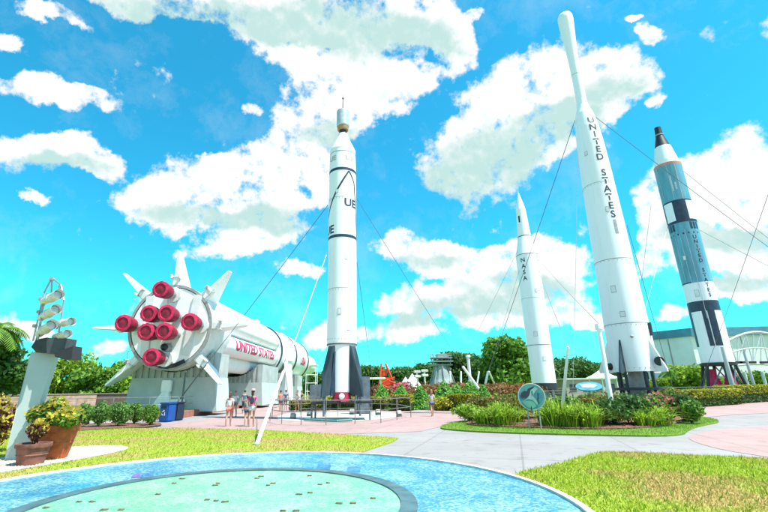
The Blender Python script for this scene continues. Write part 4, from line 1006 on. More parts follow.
def croton(name, p, w, h, m1, m2, label, seed, n=700, leaf=.12):
    t = root(name, p, label, 'potted plant')
    rg = random.Random(seed); lb = [(rg.uniform(-.32, .32) * w, rg.uniform(-.3, .3) * w, h * rg.uniform(.3, .72), w * .22, w * .22, h * .24) for i in range(9)]
    link('leaves', leafcloud('leaves', lb, n, leaf, seed, .6), m1, t, local=True); link('young_leaves', leafcloud('young', [(a, b, c + .05, d, e, f) for a, b, c, d, e, f in lb], n // 2, leaf * .9, seed + 1, .3), m2, t, local=True)
    m = MB()
    for i in range(8): a = rg.uniform(0, 6.28); m.tube((0, 0, 0), (math.cos(a) * w * .3, math.sin(a) * w * .3, h * .6), .015, .006, 5)
    m.out('stems', barkm, t, local=True)
croton('croton_plant', pb_ + Vector((.02, 0, .71)), 1.22, .82, leaf_mid, leaf_croton, 'bushy croton with yellow and green leaves in the large terracotta pot', 31, 3000, .085)
croton('croton_plant', ps_ + Vector((-.02, 0, .40)), .52, .62, leaf_purple, leaf_croton, 'small bronze leaved plant in the small terracotta pot', 33, 600, .07)
bush('shrub', -11.3, 13.6, .02, 1.7, 1.55, leaf_purple, 'dark red leaved shrub at the far left edge behind the pylon', 'shrub', None, 41, 4200, .075, 11, leaf_croton)
bush('shrub', -13.1, 14.2, .02, 1.8, 1.3, leaf_purple, 'second dark red shrub cut by the left edge of the picture', 'shrub', None, 42, 1800, .10, 9)
# clipped bushes behind the lawn
CB = [(80, 427.5, 14, 1.25, 'rounded clipped bush partly behind the big pot, leftmost of the row'), (98, 427, 15, 1.35, 'tall rounded clipped bush, second from the pot'), (118, 426.5, 19, 1.35, 'widest clipped bush, centre of the row by the bins'), (134, 424.5, 12, 1.2, 'small dark clipped bush behind the wide one'), (150, 425.5, 14, 1.15, 'pointed loose bush next to the blue bin')]
for i, (x, y, w_, h_, lb) in enumerate(CB):
    p = G(x, y, .03); ww = w_ / 422 * p.y * 1.18
    bush('clipped_bush', p.x, p.y, .03, ww, h_ * .95, leaf_bush if i != 4 else leaf_mid, lb, 'bush', 'clipped bushes beside the bins', 50 + i, 2600, .06, 12)
for i, (x, y) in enumerate(((38, 428), (62, 428))):
    p = G(x, y, .03); bush('clipped_bush', p.x, p.y, .03, 1.2, 1.2, leaf_bush, ['clipped bush seen between pylon and pot', 'clipped bush hidden behind the croton leaves'][i], 'bush', 'clipped bushes beside the bins', 60 + i, 1500, .07, 9)
# bins
def bin_(p, m, label, rz, sign=False):
    t = root('litter_bin', p, label, 'bin', None, rz)
    q = MB(); q.prism([(-.30, -.32, 0), (.30, -.32, 0), (.30, .32, 0), (-.30, .32, 0)], (0, 0, .02)); q.box((0, 0, .50), (.66, .68, .96), bevel=.05); q.out('bin_body', m, t, True)
    MB().box((0, 0, 1.03), (.72, .74, .10), bevel=.035).out('lid', m, t, True)
    MB().box((0, -.345, .82), (.36, .02, .16), bevel=.008).out('opening', blackm, t, True)
    if sign:
        q = MB()
        for k in range(3):
            a = k * 2 * PI / 3 + PI / 2; q.T = Matrix.Translation((.02, -.352, .48)) @ Matrix.Rotation(a, 4, 'Y')
            q.prism([(-.05, 0, .13), (.09, 0, .13), (.09, 0, .17), (.15, 0, .10), (.09, 0, .04), (.09, 0, .08), (-.05, 0, .08)], (0, -.006, 0))
        q.out('recycling_mark', white, t, True)
p = G(166.5, 421.5); bin_(p, bluebin, 'blue recycling bin with a white arrow mark beside the clipped bushes', -.35, True)
p = G(175.5, 420.2); bin_(p, darkbin, 'dark navy litter bin right behind the blue one', -.35)

# ================================================================== LEFT WALL, TREES, LAMP
def wall(a, b, h, m, label, z=.3):
    a, b = Vector(a), Vector(b); d = b - a; t = root('garden_wall', (a.x, a.y, z), label, 'wall'); mid = (a + b) / 2; rz = math.atan2(d.y, d.x)
    MB().box((mid.x, mid.y, z + h / 2), (d.length, .3, h), rz=rz).out('wall_body', m, t); MB().box((mid.x, mid.y, z + h + .06), (d.length + .1, .42, .12), rz=rz, bevel=.02).out('coping', copingm, t)
    q = MB(); n_ = int(h / .2)
    nrm = Vector((d.y, -d.x)).normalized()
    for i in range(1, n_):
        q.box((mid.x + nrm.x * .15, mid.y + nrm.y * .15, z + i * .2), (d.length, .012, .015), rz=rz)
    q.out('mortar_line', copingm, t)
wall(A(-60, 390, 37).xy, A(97, 390, 49).xy, 1.25, wallm, 'long pinkish block wall behind the lawn at left')
wall(A(98.5, 390, 49.3).xy, A(132, 390, 49.8).xy, 1.25, wallshade, 'shaded stretch of block wall, coloured darker, left of the ribbed support')
TL = [(-52, 58, 6.6, 4.2, 'bright green bushy tree behind the wall, far left of the row'), (-44, 60, 6.9, 4.6, 'broad bright green tree above the pinkish wall, rising behind the pylon'), (-37, 61, 7.2, 4.4, 'rounded bright green tree behind the wall, mid row'), (-31, 60, 6.6, 4.0, 'bright green tree ending the row beside the street lamp'), (-58, 64, 7.5, 4.5, 'green tree at the left edge behind the wall'), (-26, 66, 5.4, 3.4, 'lower green tree just left of the ribbed support'), (-34, 55, 4.6, 3.4, 'low bushy tree close behind the wall under the taller ones'), (-42, 54, 4.8, 3.6, 'low bushy tree close behind the pinkish wall left of centre'), (-28, 54, 4.2, 3.0, 'low bushy tree above the dark stretch of wall'), (-50, 53, 5.0, 3.6, 'low bushy tree close behind the wall at far left'), (-20, 80, 5.5, 4, 'small distant tree seen under the lying rocket')]
for i, (x, y, h_, r_, lb) in enumerate(TL):
    tree('broadleaf_tree', x, y, .2, h_, r_, leaf_bright if i % 3 else leaf_mid, lb, 'tree', 'bright green trees behind the wall', 100 + i, 5200, .30, .12, 26)
def palm(p, h, lm, label, seed, nf=16, fl=2.2):
    t = root('palm_tree', p, label, 'palm tree'); rg = random.Random(seed)
    MB().lathe([(0, .22), (h * .5, .17), (h, .15)], p, n=10).out('trunk', barkm, t); vs = []; fs = []; top = Vector((0, 0, h))
    for i in range(nf):
        a = rg.uniform(0, 2 * PI); el = rg.uniform(-.3, 1.2); prev = top; d = Vector((math.cos(a) * math.cos(el), math.sin(a) * math.cos(el), math.sin(el)))
        for j in range(14):
            nx = prev + d * fl / 14; d = (d + Vector((0, 0, -.13))).normalized(); s_ = d.cross(Vector((0, 0, 1))).normalized()
            for sg in (1, -1):
                l_ = fl * .28 * math.sin(PI * (j + 1.5) / 16); e = nx + s_ * sg * l_ + d * l_ * .5 - Vector((0, 0, l_ * .35)); k = len(vs)
                vs += [tuple(prev), tuple(nx), tuple(e)]; fs.append((k, k + 1, k + 2))
            prev = nx
    me = bpy.data.meshes.new('fronds'); me.from_pydata(vs, [], fs); link('fronds', me, lm, t, local=True); return t
palm(Vector((A(-12, 380, 36).x, 36, .3)), 6.7, leaf_mid, 'palm crown at the far left edge', 7, 26, 2.6)
tree('broadleaf_tree', A(-5, 380, 38).x, 38, .3, 6.7, 2.7, leaf_dark, 'dark tree at the left edge below the palm crown', 'tree', None, 131, 4200, .26, .3, 20)
palm(A(683, 384, 62) * 1.0 - Vector((0, 0, A(683, 384, 62).z)), 3.4, leaf_bright, 'small palm right of the tall tapering rocket', 17, 22, 2.2)
palm(A(672, 384, 70) * 1.0 - Vector((0, 0, A(672, 384, 70).z)), 3.6, leaf_mid, 'small palm half behind the tall tapering rocket tail', 18, 22, 2.2)
sb = A(122, 392, 60); sb.z = .2
t = root('street_lamp', sb, 'thin grey street lamp left of the lying rocket above the trees', 'street lamp'); tp = A(124, 351, 60)
MB().tube(sb, Vector((sb.x, sb.y, tp.z)), .09, .06, 10).out('lamp_post', steel, t); tp = Vector((sb.x, sb.y, tp.z)); MB().tube(tp, tp + Vector((1.0, 0, .1)), .05, n=8).out('lamp_arm', steel, t); MB().box(tp + Vector((1.25, 0, .08)), (.6, .25, .12), bevel=.03).out('lamp_head', greym, t)

# ================================================================== MIDDLE DISTANCE PLANTING
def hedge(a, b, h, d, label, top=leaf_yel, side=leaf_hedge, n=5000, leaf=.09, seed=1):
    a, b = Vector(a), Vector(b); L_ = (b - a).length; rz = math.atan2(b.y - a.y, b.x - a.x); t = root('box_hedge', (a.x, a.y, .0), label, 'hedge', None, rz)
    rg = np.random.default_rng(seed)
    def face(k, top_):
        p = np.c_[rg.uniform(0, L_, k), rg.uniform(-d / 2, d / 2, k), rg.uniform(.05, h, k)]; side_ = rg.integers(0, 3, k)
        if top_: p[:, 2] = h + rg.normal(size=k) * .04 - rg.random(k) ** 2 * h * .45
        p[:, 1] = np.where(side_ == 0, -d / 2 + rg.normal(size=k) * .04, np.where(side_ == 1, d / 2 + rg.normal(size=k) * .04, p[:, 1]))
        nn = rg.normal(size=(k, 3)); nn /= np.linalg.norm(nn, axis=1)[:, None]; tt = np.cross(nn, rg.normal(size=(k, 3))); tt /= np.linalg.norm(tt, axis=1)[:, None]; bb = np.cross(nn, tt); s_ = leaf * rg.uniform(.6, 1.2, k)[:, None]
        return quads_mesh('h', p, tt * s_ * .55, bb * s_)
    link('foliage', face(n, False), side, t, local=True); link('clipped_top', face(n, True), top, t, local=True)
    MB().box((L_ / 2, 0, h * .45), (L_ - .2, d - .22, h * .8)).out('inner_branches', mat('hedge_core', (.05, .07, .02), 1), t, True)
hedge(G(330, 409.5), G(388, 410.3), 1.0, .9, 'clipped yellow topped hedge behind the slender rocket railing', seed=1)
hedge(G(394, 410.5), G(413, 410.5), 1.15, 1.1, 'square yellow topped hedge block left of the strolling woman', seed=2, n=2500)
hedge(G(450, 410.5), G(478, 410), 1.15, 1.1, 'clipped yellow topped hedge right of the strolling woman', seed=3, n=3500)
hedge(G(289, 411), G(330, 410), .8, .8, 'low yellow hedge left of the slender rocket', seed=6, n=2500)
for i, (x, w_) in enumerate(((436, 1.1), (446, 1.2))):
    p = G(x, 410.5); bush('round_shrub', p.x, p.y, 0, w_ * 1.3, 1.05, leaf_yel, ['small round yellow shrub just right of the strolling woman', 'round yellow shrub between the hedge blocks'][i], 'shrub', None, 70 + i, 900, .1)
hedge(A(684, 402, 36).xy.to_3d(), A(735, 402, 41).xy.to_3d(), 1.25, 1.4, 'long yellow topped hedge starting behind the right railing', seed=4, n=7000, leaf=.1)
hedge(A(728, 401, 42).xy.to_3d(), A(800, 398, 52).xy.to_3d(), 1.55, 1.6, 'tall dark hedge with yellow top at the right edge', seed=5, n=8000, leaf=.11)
def cone_top(x, y, Y, h, w_, label, seed):
    p = A(x, y, Y); t = root('topiary', (p.x, p.y, 0), label, 'topiary', 'green topiary cones behind the hedge')
    rg = np.random.default_rng(seed); n = 1500; a = rg.uniform(0, 2 * PI, n); u = 1 - np.sqrt(rg.random(n)); r = w_ / 2 * (1 - u) ** .8 * (1 + .05 * rg.normal(size=n)); p3 = np.c_[r * np.cos(a), r * np.sin(a), u * h + .05]
    nn = np.c_[np.cos(a), np.sin(a), np.full(n, .5)] + .7 * rg.normal(size=(n, 3)); nn /= np.linalg.norm(nn, axis=1)[:, None]; tt = np.cross(nn, rg.normal(size=(n, 3))); tt /= np.linalg.norm(tt, axis=1)[:, None]; bb = np.cross(nn, tt); s_ = .11 * rg.uniform(.6, 1.2, n)[:, None]
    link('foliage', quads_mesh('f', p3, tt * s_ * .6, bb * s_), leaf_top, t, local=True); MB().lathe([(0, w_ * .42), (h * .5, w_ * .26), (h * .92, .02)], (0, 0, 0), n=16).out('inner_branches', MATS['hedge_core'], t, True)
for i, (x, hh, ww, lb) in enumerate([(401, 2.1, 2.3, 'green topiary cone behind the square hedge block left of the woman'), (421, 2.0, 2.2, 'green topiary cone directly behind the strolling woman'), (445, 2.35, 2.7, 'largest green topiary dome right of the strolling woman'), (457, 2.1, 2.4, 'green topiary cone left of the upright white pole'), (471, 2.3, 2.6, 'green topiary cone behind the upright white pole'), (382, 2.1, 2.0, 'green topiary cone closest to the red orange gantry'), (484, 1.9, 2.2, 'green topiary cone half behind the leaning white pole')]):
    cone_top(x, 400, 38 + (i % 2) * .8, hh, ww, lb, 200 + i)
RB = [(430, 46, 5.5, 'left end of the row below the grey tower'), (442, 47, 5.5, 'directly below the grey tower'), (455, 47, 5.0, 'behind the topiary domes'), (492, 44, 4.8, 'under the large round tree, right of the crossed poles'), (503, 43, 4.8, 'left of the round sign, second from it'), (514, 42, 5.0, 'just left of the round sign'), (525, 44, 4.0, 'behind the round sign'), (480, 46, 4.5, 'behind the crossed white poles')]
for i, (x, Y, w_, lb) in enumerate(RB):
    p = A(x, 400, Y); bush('croton_bush', p.x, p.y, 0, w_, 2.35 if i < 3 else 2.1, leaf_red, 'rusty red croton bush ' + lb, 'shrub', 'rusty red croton bushes in the middle distance', 80 + i, 2600, .16, 12)
for i, (x, Y, w_, h_, lm, lb) in enumerate([(360, 48, 3, 1.8, leaf_purple, 'low purple shrub right of the slender rocket tail'), (372, 50, 3.5, 1.9, leaf_red, 'rusty shrub left of the red orange gantry'), (397, 52, 3, 2.2, flower, 'pink flowering bush right of the red orange gantry'), (405, 55, 3, 2.4, leaf_purple, 'purple shrub beside the white cones'), (384, 50, 3, 1.7, leaf_red, 'rusty shrub at the foot of the red orange gantry'), (240, 90, 5, 3.5, leaf_purple, 'dark purple shrub seen between the supports of the lying rocket'), (236, 80, 4, 2.2, leaf_red, 'rusty shrub seen between the supports of the lying rocket')]):
    p = A(x, 398, Y); bush('shrub', p.x, p.y, .2 if x > 300 else .35, w_, h_, lm, lb, 'shrub', None, 300 + i, 1500, .16, 9)
# far trees right of centre
FT = [(366, 105, 7.0, 5), (377, 118, 7.5, 5), (392, 112, 7.0, 5.5), (407, 120, 7.6, 5.5), (421, 108, 7.4, 5), (431, 122, 8.6, 5.5), (456, 100, 9.6, 5.5), (468, 108, 10.4, 6), (482, 98, 7.6, 4.5), (502, 84, 10.8, 4.6), (513, 80, 10.9, 5.0), (522, 84, 10.6, 4.8), (493, 92, 9.8, 5), (566, 108, 8.0, 5), (578, 112, 8.8, 6), (592, 108, 7.5, 5.5), (606, 118, 8.2, 6), (556, 100, 7.0, 4), (446, 130, 8.5, 6), (352, 120, 8, 6), (318, 125, 6.5, 5)]
FL = ['distant dark tree just right of the slender rocket tail', 'distant dark tree above the white canopy', 'distant dark tree behind the red orange gantry', 'distant dark tree above the white cones', 'distant dark tree behind the pair of loudspeaker posts', 'tall distant dark tree left of the grey tower', 'tall distant dark tree right of the grey tower', 'tallest distant tree behind the upright white pole', 'distant lower tree right of the upright white pole', 'left crown of the big rounded tree near the stacked letters', 'central crown of the big rounded tree near the stacked letters', 'right crown of the big rounded tree touching the rocket with stacked letters', 'dark tree at the left foot of the big rounded tree', 'low far tree right of the rocket with stacked letters', 'low far tree behind the slim island pole', 'low far tree left of the capped pole', 'low far tree just right of the capped pole', 'small far tree close to the right side of the rocket with stacked letters', 'far tree peeping behind the grey tower', 'far tree left of the slender rocket tail', 'far tree beside the nose of the lying rocket']
for i, ((x, Y, h_, r_), lb) in enumerate(zip(FT, FL)):
    p = A(x, 392, Y); tree('broadleaf_tree', p.x, p.y, 0, h_, r_, leaf_dark if i not in (9, 10, 11) else leaf_mid, lb, 'tree', 'dark trees along the horizon', 400 + i, 4200, .42, .2, 24)
tl = []
rg = random.Random(9)
for k in range(150):
    xx = rg.uniform(-120, 260); yy = rg.uniform(150, 190); s_ = rg.uniform(4, 7); tl.append((xx, yy, rg.uniform(2, 5.5), s_, s_, s_ * .7))
setp(link('distant_wood', leafcloud('wood', tl, 26000, .9, 9, .4), leaf_dark), 'far off wood closing the horizon behind the garden', 'woodland', kind='stuff')
for i, (x, Y, h_, r_, lb) in enumerate([(692, 58, 4.2, 3.0, 'bright green bushy tree between the tall tapering rocket and the blue rocket'), (700, 66, 4.0, 3.0, 'green bushy tree behind the left trestle legs of the blue rocket'), (668, 60, 2.6, 2.4, 'low bright bush right of the tall tapering rocket legs'), (762, 66, 3.6, 3.0, 'green bushy tree at the right edge behind the blue rocket'), (745, 70, 3.0, 3.0, 'low green bush right of the blue rocket trestle'), (720, 75, 2.8, 3.0, 'low green bush seen through the blue rocket trestle'), (650, 62, 2.4, 2.4, 'low green bush seen between the tall tapering rocket legs')]):
    p = A(x, 390, Y); tree('small_tree', p.x, p.y, 0, h_, r_, leaf_bright, lb, 'tree', 'bright bushy trees near the blue rocket', 500 + i, 2600, .22, .1, 16)

# island planting
BL = [(484, 424, 1.35, 1.15), (503, 425, 1.7, 1.3), (495, 421, 1.3, 1.2), (556, 426, 1.6, 1.35), (545, 424, 1.1, 1.1), (571, 426.5, 1.3, 1.2), (590, 426.5, 1.7, 1.35), (601, 423, 1.2, 1.2), (645, 425.5, 1.4, 1.05), (659, 424.5, 1.4, 1.05), (580, 421, 1.3, 1.2), (516, 422, 1.0, .9)]
BLL = ['leftmost arching strap leaf clump on the island', 'large strap leaf clump left of the round sign', 'strap leaf clump behind the two leftmost ones', 'large strap leaf clump at the foot of the slim pole', 'strap leaf clump just right of the round sign', 'strap leaf clump between the slim pole and the widest clump', 'widest strap leaf clump left of the capped pole', 'strap leaf clump touching the capped pole', 'low strap leaf clump in front of the tapering rocket', 'low strap leaf clump near the right end of the island', 'strap leaf clump in the back row between the poles', 'small strap leaf clump left of the sign posts']
for i, ((x, y, w_, h_), lb) in enumerate(zip(BL, BLL)):
    p = G(x, y, .07); blades('strap_leaf_plant', p.x, p.y, .07, w_ * (.95, 1.25, 1.1, 1.3)[i % 4], h_ * (.95, 1.35, 1.1, 1.3)[i % 4], blade_m, lb, 'plant', 'strap leaf clumps on the planted island', 600 + i, 190)
SB = [(470, 421, 1.5, .9, leaf_bright, 'low green shrub at the left tip of the island'), (522, 419, 1.9, 1.25, leaf_red, 'rusty green shrub behind the round sign'), (505, 417, 2.2, 1.3, leaf_red, 'rusty shrub in the back row left of the sign'), (540, 418, 1.8, 1.2, leaf_mid, 'green shrub behind and right of the round sign'), (616, 425, 1.7, 1.25, leaf_dark, 'dark leafy shrub round the foot of the capped pole'), (630, 424, 1.9, 1.35, leaf_dark, 'dark leafy shrub right of the capped pole'), (612, 418, 1.8, 1.3, leaf_red, 'rusty shrub in the back row behind the capped pole'), (645, 418, 2.0, 1.3, leaf_dark, 'dark shrub in front of the tapering rocket legs'), (668, 421, 1.7, 1.2, leaf_mid, 'green shrub near the right end of the island'), (684, 421, 1.4, 1.35, leaf_dark, 'dark tall shrub at the right tip of the island'), (672, 416, 1.9, 1.4, leaf_red, 'rusty shrub in the back row at the right end'), (570, 417, 2.0, 1.2, leaf_mid, 'green shrub in the back row behind the slim pole'), (594, 417, 2.0, 1.2, leaf_red, 'rusty shrub in the back row between the poles'), (692, 423, .9, .9, leaf_mid, 'small shrub at the very right tip of the island'), (478, 417, 1.6, 1.2, leaf_red, 'rusty shrub at the back left of the island')]
for i, (x, y, w_, h_, lm, lb) in enumerate(SB):
    p = G(x, y, .06); bush('shrub', p.x, p.y, .06, w_ * 1.15, h_, lm, lb, 'shrub', 'leafy shrubs on the planted island', 700 + i, 1500, .085, 9, leaf_mid if lm is leaf_red else (flower if i in (8, 10) else None))

# ================================================================== SIGNS
def round_sign(c, foot_y, rad, label, tilt, nleg=2, face='leaf'):
    foot = Vector((c.x, c.y, .05)); t = root('round_sign', foot, label, 'sign')
    n_ = (Vector((0, 0, EYE)) - c); n_.z = 0; n_.normalize(); rz = math.atan2(n_.y, n_.x) + PI / 2
    M = Matrix.Translation(c) @ Matrix.Rotation(rz, 4, 'Z') @ Matrix.Rotation(-tilt, 4, 'X')
    q = MB(); q.T = M; q.tube((0, -.02, 0), (0, .03, 0), rad, n=48); q.out('sign_board', mat('sign_teal', (.09, .34, .27), .35, .4, 2.2, col2=(.04, .20, .24)), t)
    q = MB(); q.T = M
    for k in range(48):
        a0, a1_ = 2 * PI * k / 48, 2 * PI * (k + 1) / 48; q.tube((rad * math.cos(a0), 0, rad * math.sin(a0)), (rad * math.cos(a1_), 0, rad * math.sin(a1_)), .025, n=6)
    q.out('sign_rim', mat('sign_rim', (.45, .55, .45), .4), t)
    def blob(pts, m, y=-.026, nm='printed_shape'):
        q = MB(); q.T = M; q.prism([(x * rad, y, z * rad) for x, z in pts], (0, -.004, 0)); q.out(nm, m, t)
    if face == 'leaf':
        blob([(-.85, .05), (-.75, .3), (-.5, .45), (-.3, .42), (-.2, .62), (.1, .75), (.3, .8), (.2, .6), (-.05, .5), (-.1, .2), (-.25, -.05), (-.5, -.12), (-.75, -.1)], mat('print_dark', (.02, .04, .05), .4))
        blob([(-.15, .1), (.0, .5), (.35, .75), (.55, .6), (.3, .35), (.12, .05), (.3, -.2), (.5, -.6), (.35, -.62), (.05, -.25), (-.3, -.2), (-.6, -.3), (-.3, -.08)], mat('print_pale', (.26, .50, .42), .4), -.034)
        blob([(.15, .05), (.35, .3), (.8, .25), (.85, -.1), (.6, -.45), (.35, -.25)], mat('print_mid', (.05, .25, .28), .4), -.030)
        blob([(-.75, -.35), (-.2, -.3), (.1, -.35), (.3, -.7), (.0, -.9), (-.4, -.8)], mat('print_green', (.12, .42, .26), .4), -.029)
        for xx, z0 in ((.42, -.1), (.48, .3), (-.15, -.75), (.05, .85)): blob([(xx, z0), (xx + .07, z0), (xx + .05, z0 - .5), (xx, z0 - .5)] if z0 < .5 else [(xx, .1), (xx + .06, .1), (xx + .06, .45), (xx, .45)], MATS['print_dark'], -.042)
    else:
        blob([(-.7, .1), (-.2, .35), (.5, .2), (.6, -.05), (.1, -.2), (-.5, -.15)], mat('print_white', (.75, .8, .8), .4)); blob([(-.4, .05), (.1, .15), (.3, .0), (-.1, -.1)], mat('print_blue', (.05, .22, .35), .4), -.032)
    for sx in ((-.42, .42) if nleg == 2 else (0,)):
        p = M @ Vector((sx * rad, .05, -rad * .4)); MB().tube((p.x, p.y, .0), p, .03, n=8).out('sign_post', greym, t)
cs = A(531.5, 396.8, 18.6); round_sign(cs, 428, .52, 'round green and teal information disc on two posts in the planted island', .12)
cs = A(589, 386.5, 30.5); t2 = root('oval_sign', (cs.x, cs.y, 0), 'tilted blue oval information panel behind the railing, left of the capped pole', 'sign')
q = MB(); q.T = Matrix.Translation(cs) @ Matrix.Rotation(-.45, 4, 'Z') @ Matrix.Rotation(math.radians(-62), 4, 'X') @ Matrix.Diagonal((1.35, 1, 1.0, 1)); q.tube((0, -.03, 0), (0, .03, 0), .62, n=36); q.out('sign_board', mat('panel_blue', (.10, .38, .46), .35, .2, 3), t2)
q = MB(); q.T = Matrix.Translation(cs) @ Matrix.Rotation(-.45, 4, 'Z') @ Matrix.Rotation(math.radians(-62), 4, 'X') @ Matrix.Diagonal((1.35, 1, 1.0, 1)); q.prism([(-.4, -.04, .2), (.1, -.04, .3), (.4, -.04, .1), (.2, -.04, -.2), (-.3, -.04, -.15)], (0, -.005, 0)); q.out('printed_shape', mat('print_white', (.75, .8, .8), .4), t2)
MB().tube((cs.x, cs.y, 0), cs, .05, n=8).out('sign_post', greym, t2)

# ================================================================== BACKGROUND STRUCTURES
# grey tapered tower with decks
tb = A(443, 391, 90); tb.z = 0
t = root('tracking_tower', tb, 'grey blue flared tower with stacked decks on top, above the red bushes', 'tower')
gb = mat('tower_grey', (.36, .44, .45), .6, .18, .6, .1)
q = MB(); q.lathe([(0, 3.4), (1.5, 2.9), (3.5, 2.1), (5.4, 1.55), (6.2, 1.4)], tb, n=12, capt=True)
q.out('skirt', gb, t)
for f in t.children[0].data.polygons: f.use_smooth = False
for z, w_ in ((6.3, 2.1), (7.0, 2.3), (7.7, 2.2)):
    MB().box(tb + Vector((0, 0, z)), (w_ * 1.9, w_ * 1.5, .22)).out('deck', gb, t)
q = MB()
for sx in (-1, 1):
    for sy in (-1, 1): q.tube(tb + Vector((sx * 1.6, sy * 1.3, 6.2)), tb + Vector((sx * 1.9, sy * 1.5, 8.6)), .09, n=6)
for z in (8.1, 8.5): q.box(tb + Vector((0, -1.5, z)), (4.0, .08, .08)); q.box(tb + Vector((0, 1.5, z)), (4.0, .08, .08))
q.out('deck_rail', greym, t); MB().box(tb + Vector((.2, 0, 8.1)), (2.2, 1.6, .9), bevel=.1).out('cabin', gb, t)
q = MB()
for k in range(8): a = k * PI / 4; q.tube(tb + Vector((3.42 * math.cos(a), 3.42 * math.sin(a), 0)), tb + Vector((1.45 * math.cos(a), 1.45 * math.sin(a), 6.2)), .10, n=5)
q.out('skirt_rib', greym, t)
# red orange gantry
rb = A(388, 392, 70); rb.z = 0
t = root('launch_gantry', rb, 'red orange steel gantry with a narrow peak behind the pad railing', 'gantry')
q = MB()
for sx in (-1, 1):
    for sy in (-1, 1):
        q.tube(rb + Vector((sx * 1.6, sy * 1.3, 0)), rb + Vector((sx * .9 - .3, sy * .8, 3.4)), .17, n=6); q.tube(rb + Vector((sx * .9 - .3, sy * .8, 3.4)), rb + Vector((sx * .35 - .6, sy * .4, 5.6)), .14, n=6)
q.out('tower_leg', orange, t)
q = MB()
for z, w_ in ((1.2, 1.4), (2.3, 1.15), (3.4, .9), (4.5, .6)):
    q.box(rb + Vector((-.25, 0, z)), (w_ * 2.1, w_ * 1.6, .14))
for z in (.2, 1.3, 2.4): q.tube(rb + Vector((-1.5, -1.3, z)), rb + Vector((1.1, -1.1, z + 1.1)), .09, n=6); q.tube(rb + Vector((1.5, -1.3, z)), rb + Vector((-1.1, -1.1, z + 1.1)), .09, n=6)
q.out('platform', orange, t)
q = MB(); q.box(rb + Vector((-.25, -.6, 2.8)), (1.5, .5, 1.1), bevel=.05); q.box(rb + Vector((-.5, -.2, 4.2)), (.7, .5, 1.0), bevel=.05); q.box(rb + Vector((.3, -.8, .9)), (2.2, .6, 1.3), bevel=.05); q.out('cladding_panel', orange, t)
# white pyramid roofs
for i, (x, Y, h_, r_, lb) in enumerate([(413, 66, 3.9, 2.3, 'tallest white pyramid tent left of the grey tower'), (406, 72, 3.6, 1.8, 'smaller white pyramid tent just right of the red orange gantry')]):
    p = A(x, 392, Y); t = root('pyramid_tent', (p.x, p.y, 0), lb, 'tent'); q = MB(); q.lathe([(1.0, r_), (2.2, r_ * .55), (h_, .03)], (p.x, p.y, 0), n=4); o = q.out('tent_roof', white, t)
    for f in o.data.polygons: f.use_smooth = False
    q = MB()
    for k in range(4): a = k * PI / 2; q.tube((p.x + r_ * .95 * math.cos(a), p.y + r_ * .95 * math.sin(a), 0), (p.x + r_ * .95 * math.cos(a), p.y + r_ * .95 * math.sin(a), 1.1), .06, n=6)
    q.out('tent_pole', steel, t)
p = A(372, 392, 60); t = root('canopy', (p.x, p.y, 0), 'flat white canopy roof on a post right of the slender rocket', 'canopy'); MB().box((p.x, p.y, 3.1), (3.6, 3, .22), bevel=.03).out('canopy_roof', white, t)
for sx in (-1.2, 1.2): MB().tube((p.x + sx, p.y, 0), (p.x + sx, p.y, 3.0), .13, n=8).out('canopy_post', white, t)
for i, (x, tpx, lb) in enumerate([(418, 371, 'left of the two pale loudspeaker posts before the trees'), (425.5, 370, 'right of the two pale loudspeaker posts before the trees')]):
    p = A(x, 392, 60); tp = A(x, tpx, 60); t = root('loudspeaker_post', (p.x, p.y, 0), lb, 'post'); MB().tube((p.x, p.y, 0), (p.x, p.y, tp.z), .16, .12, 8).out('post', white, t)
    for k, z in enumerate((.1, .7)): MB().box((p.x, p.y - .1, tp.z - z), (.9, .5, .34), rz=.3 * k, bevel=.05).out('loudspeaker', bone, t)
p = A(540, 392, 90)
# small distant sheds between trees
t = root('visitor_kiosk', A(600, 391, 85).xy.to_3d(), 'low pale building with a pinkish wall behind the oval sign', 'building'); p = A(600, 391, 85)
MB().box((p.x, p.y, 1.5), (15, 5, 3.0)).out('wall', mat('pale_wall', (.55, .48, .45), .8), t); MB().box((p.x, p.y, 3.1), (15.6, 5.6, .25)).out('roof', whiteb, t)
for k in range(6): MB().box((p.x - 6.2 + k * 2.4, p.y - 2.52, 1.5), (1.2, .06, 1.3)).out('window', mat('dark_glass', (.05, .07, .09), .1), t)
t = root('entrance_canopy', A(604, 388, 70).xy.to_3d(), 'white pointed shade canopy behind the capped pole', 'canopy'); p = A(604, 388, 70); MB().lathe([(3.0, 2.6), (3.4, 1.6), (4.3, .05)], (p.x, p.y, 0), n=6).out('canopy_roof', white, t)
for k in range(3): MB().tube((p.x + 2.2 * math.cos(k * 2.1), p.y + 2.2 * math.sin(k * 2.1), 0), (p.x + 2.2 * math.cos(k * 2.1), p.y + 2.2 * math.sin(k * 2.1), 3.05), .07, n=6).out('canopy_post', white, t)

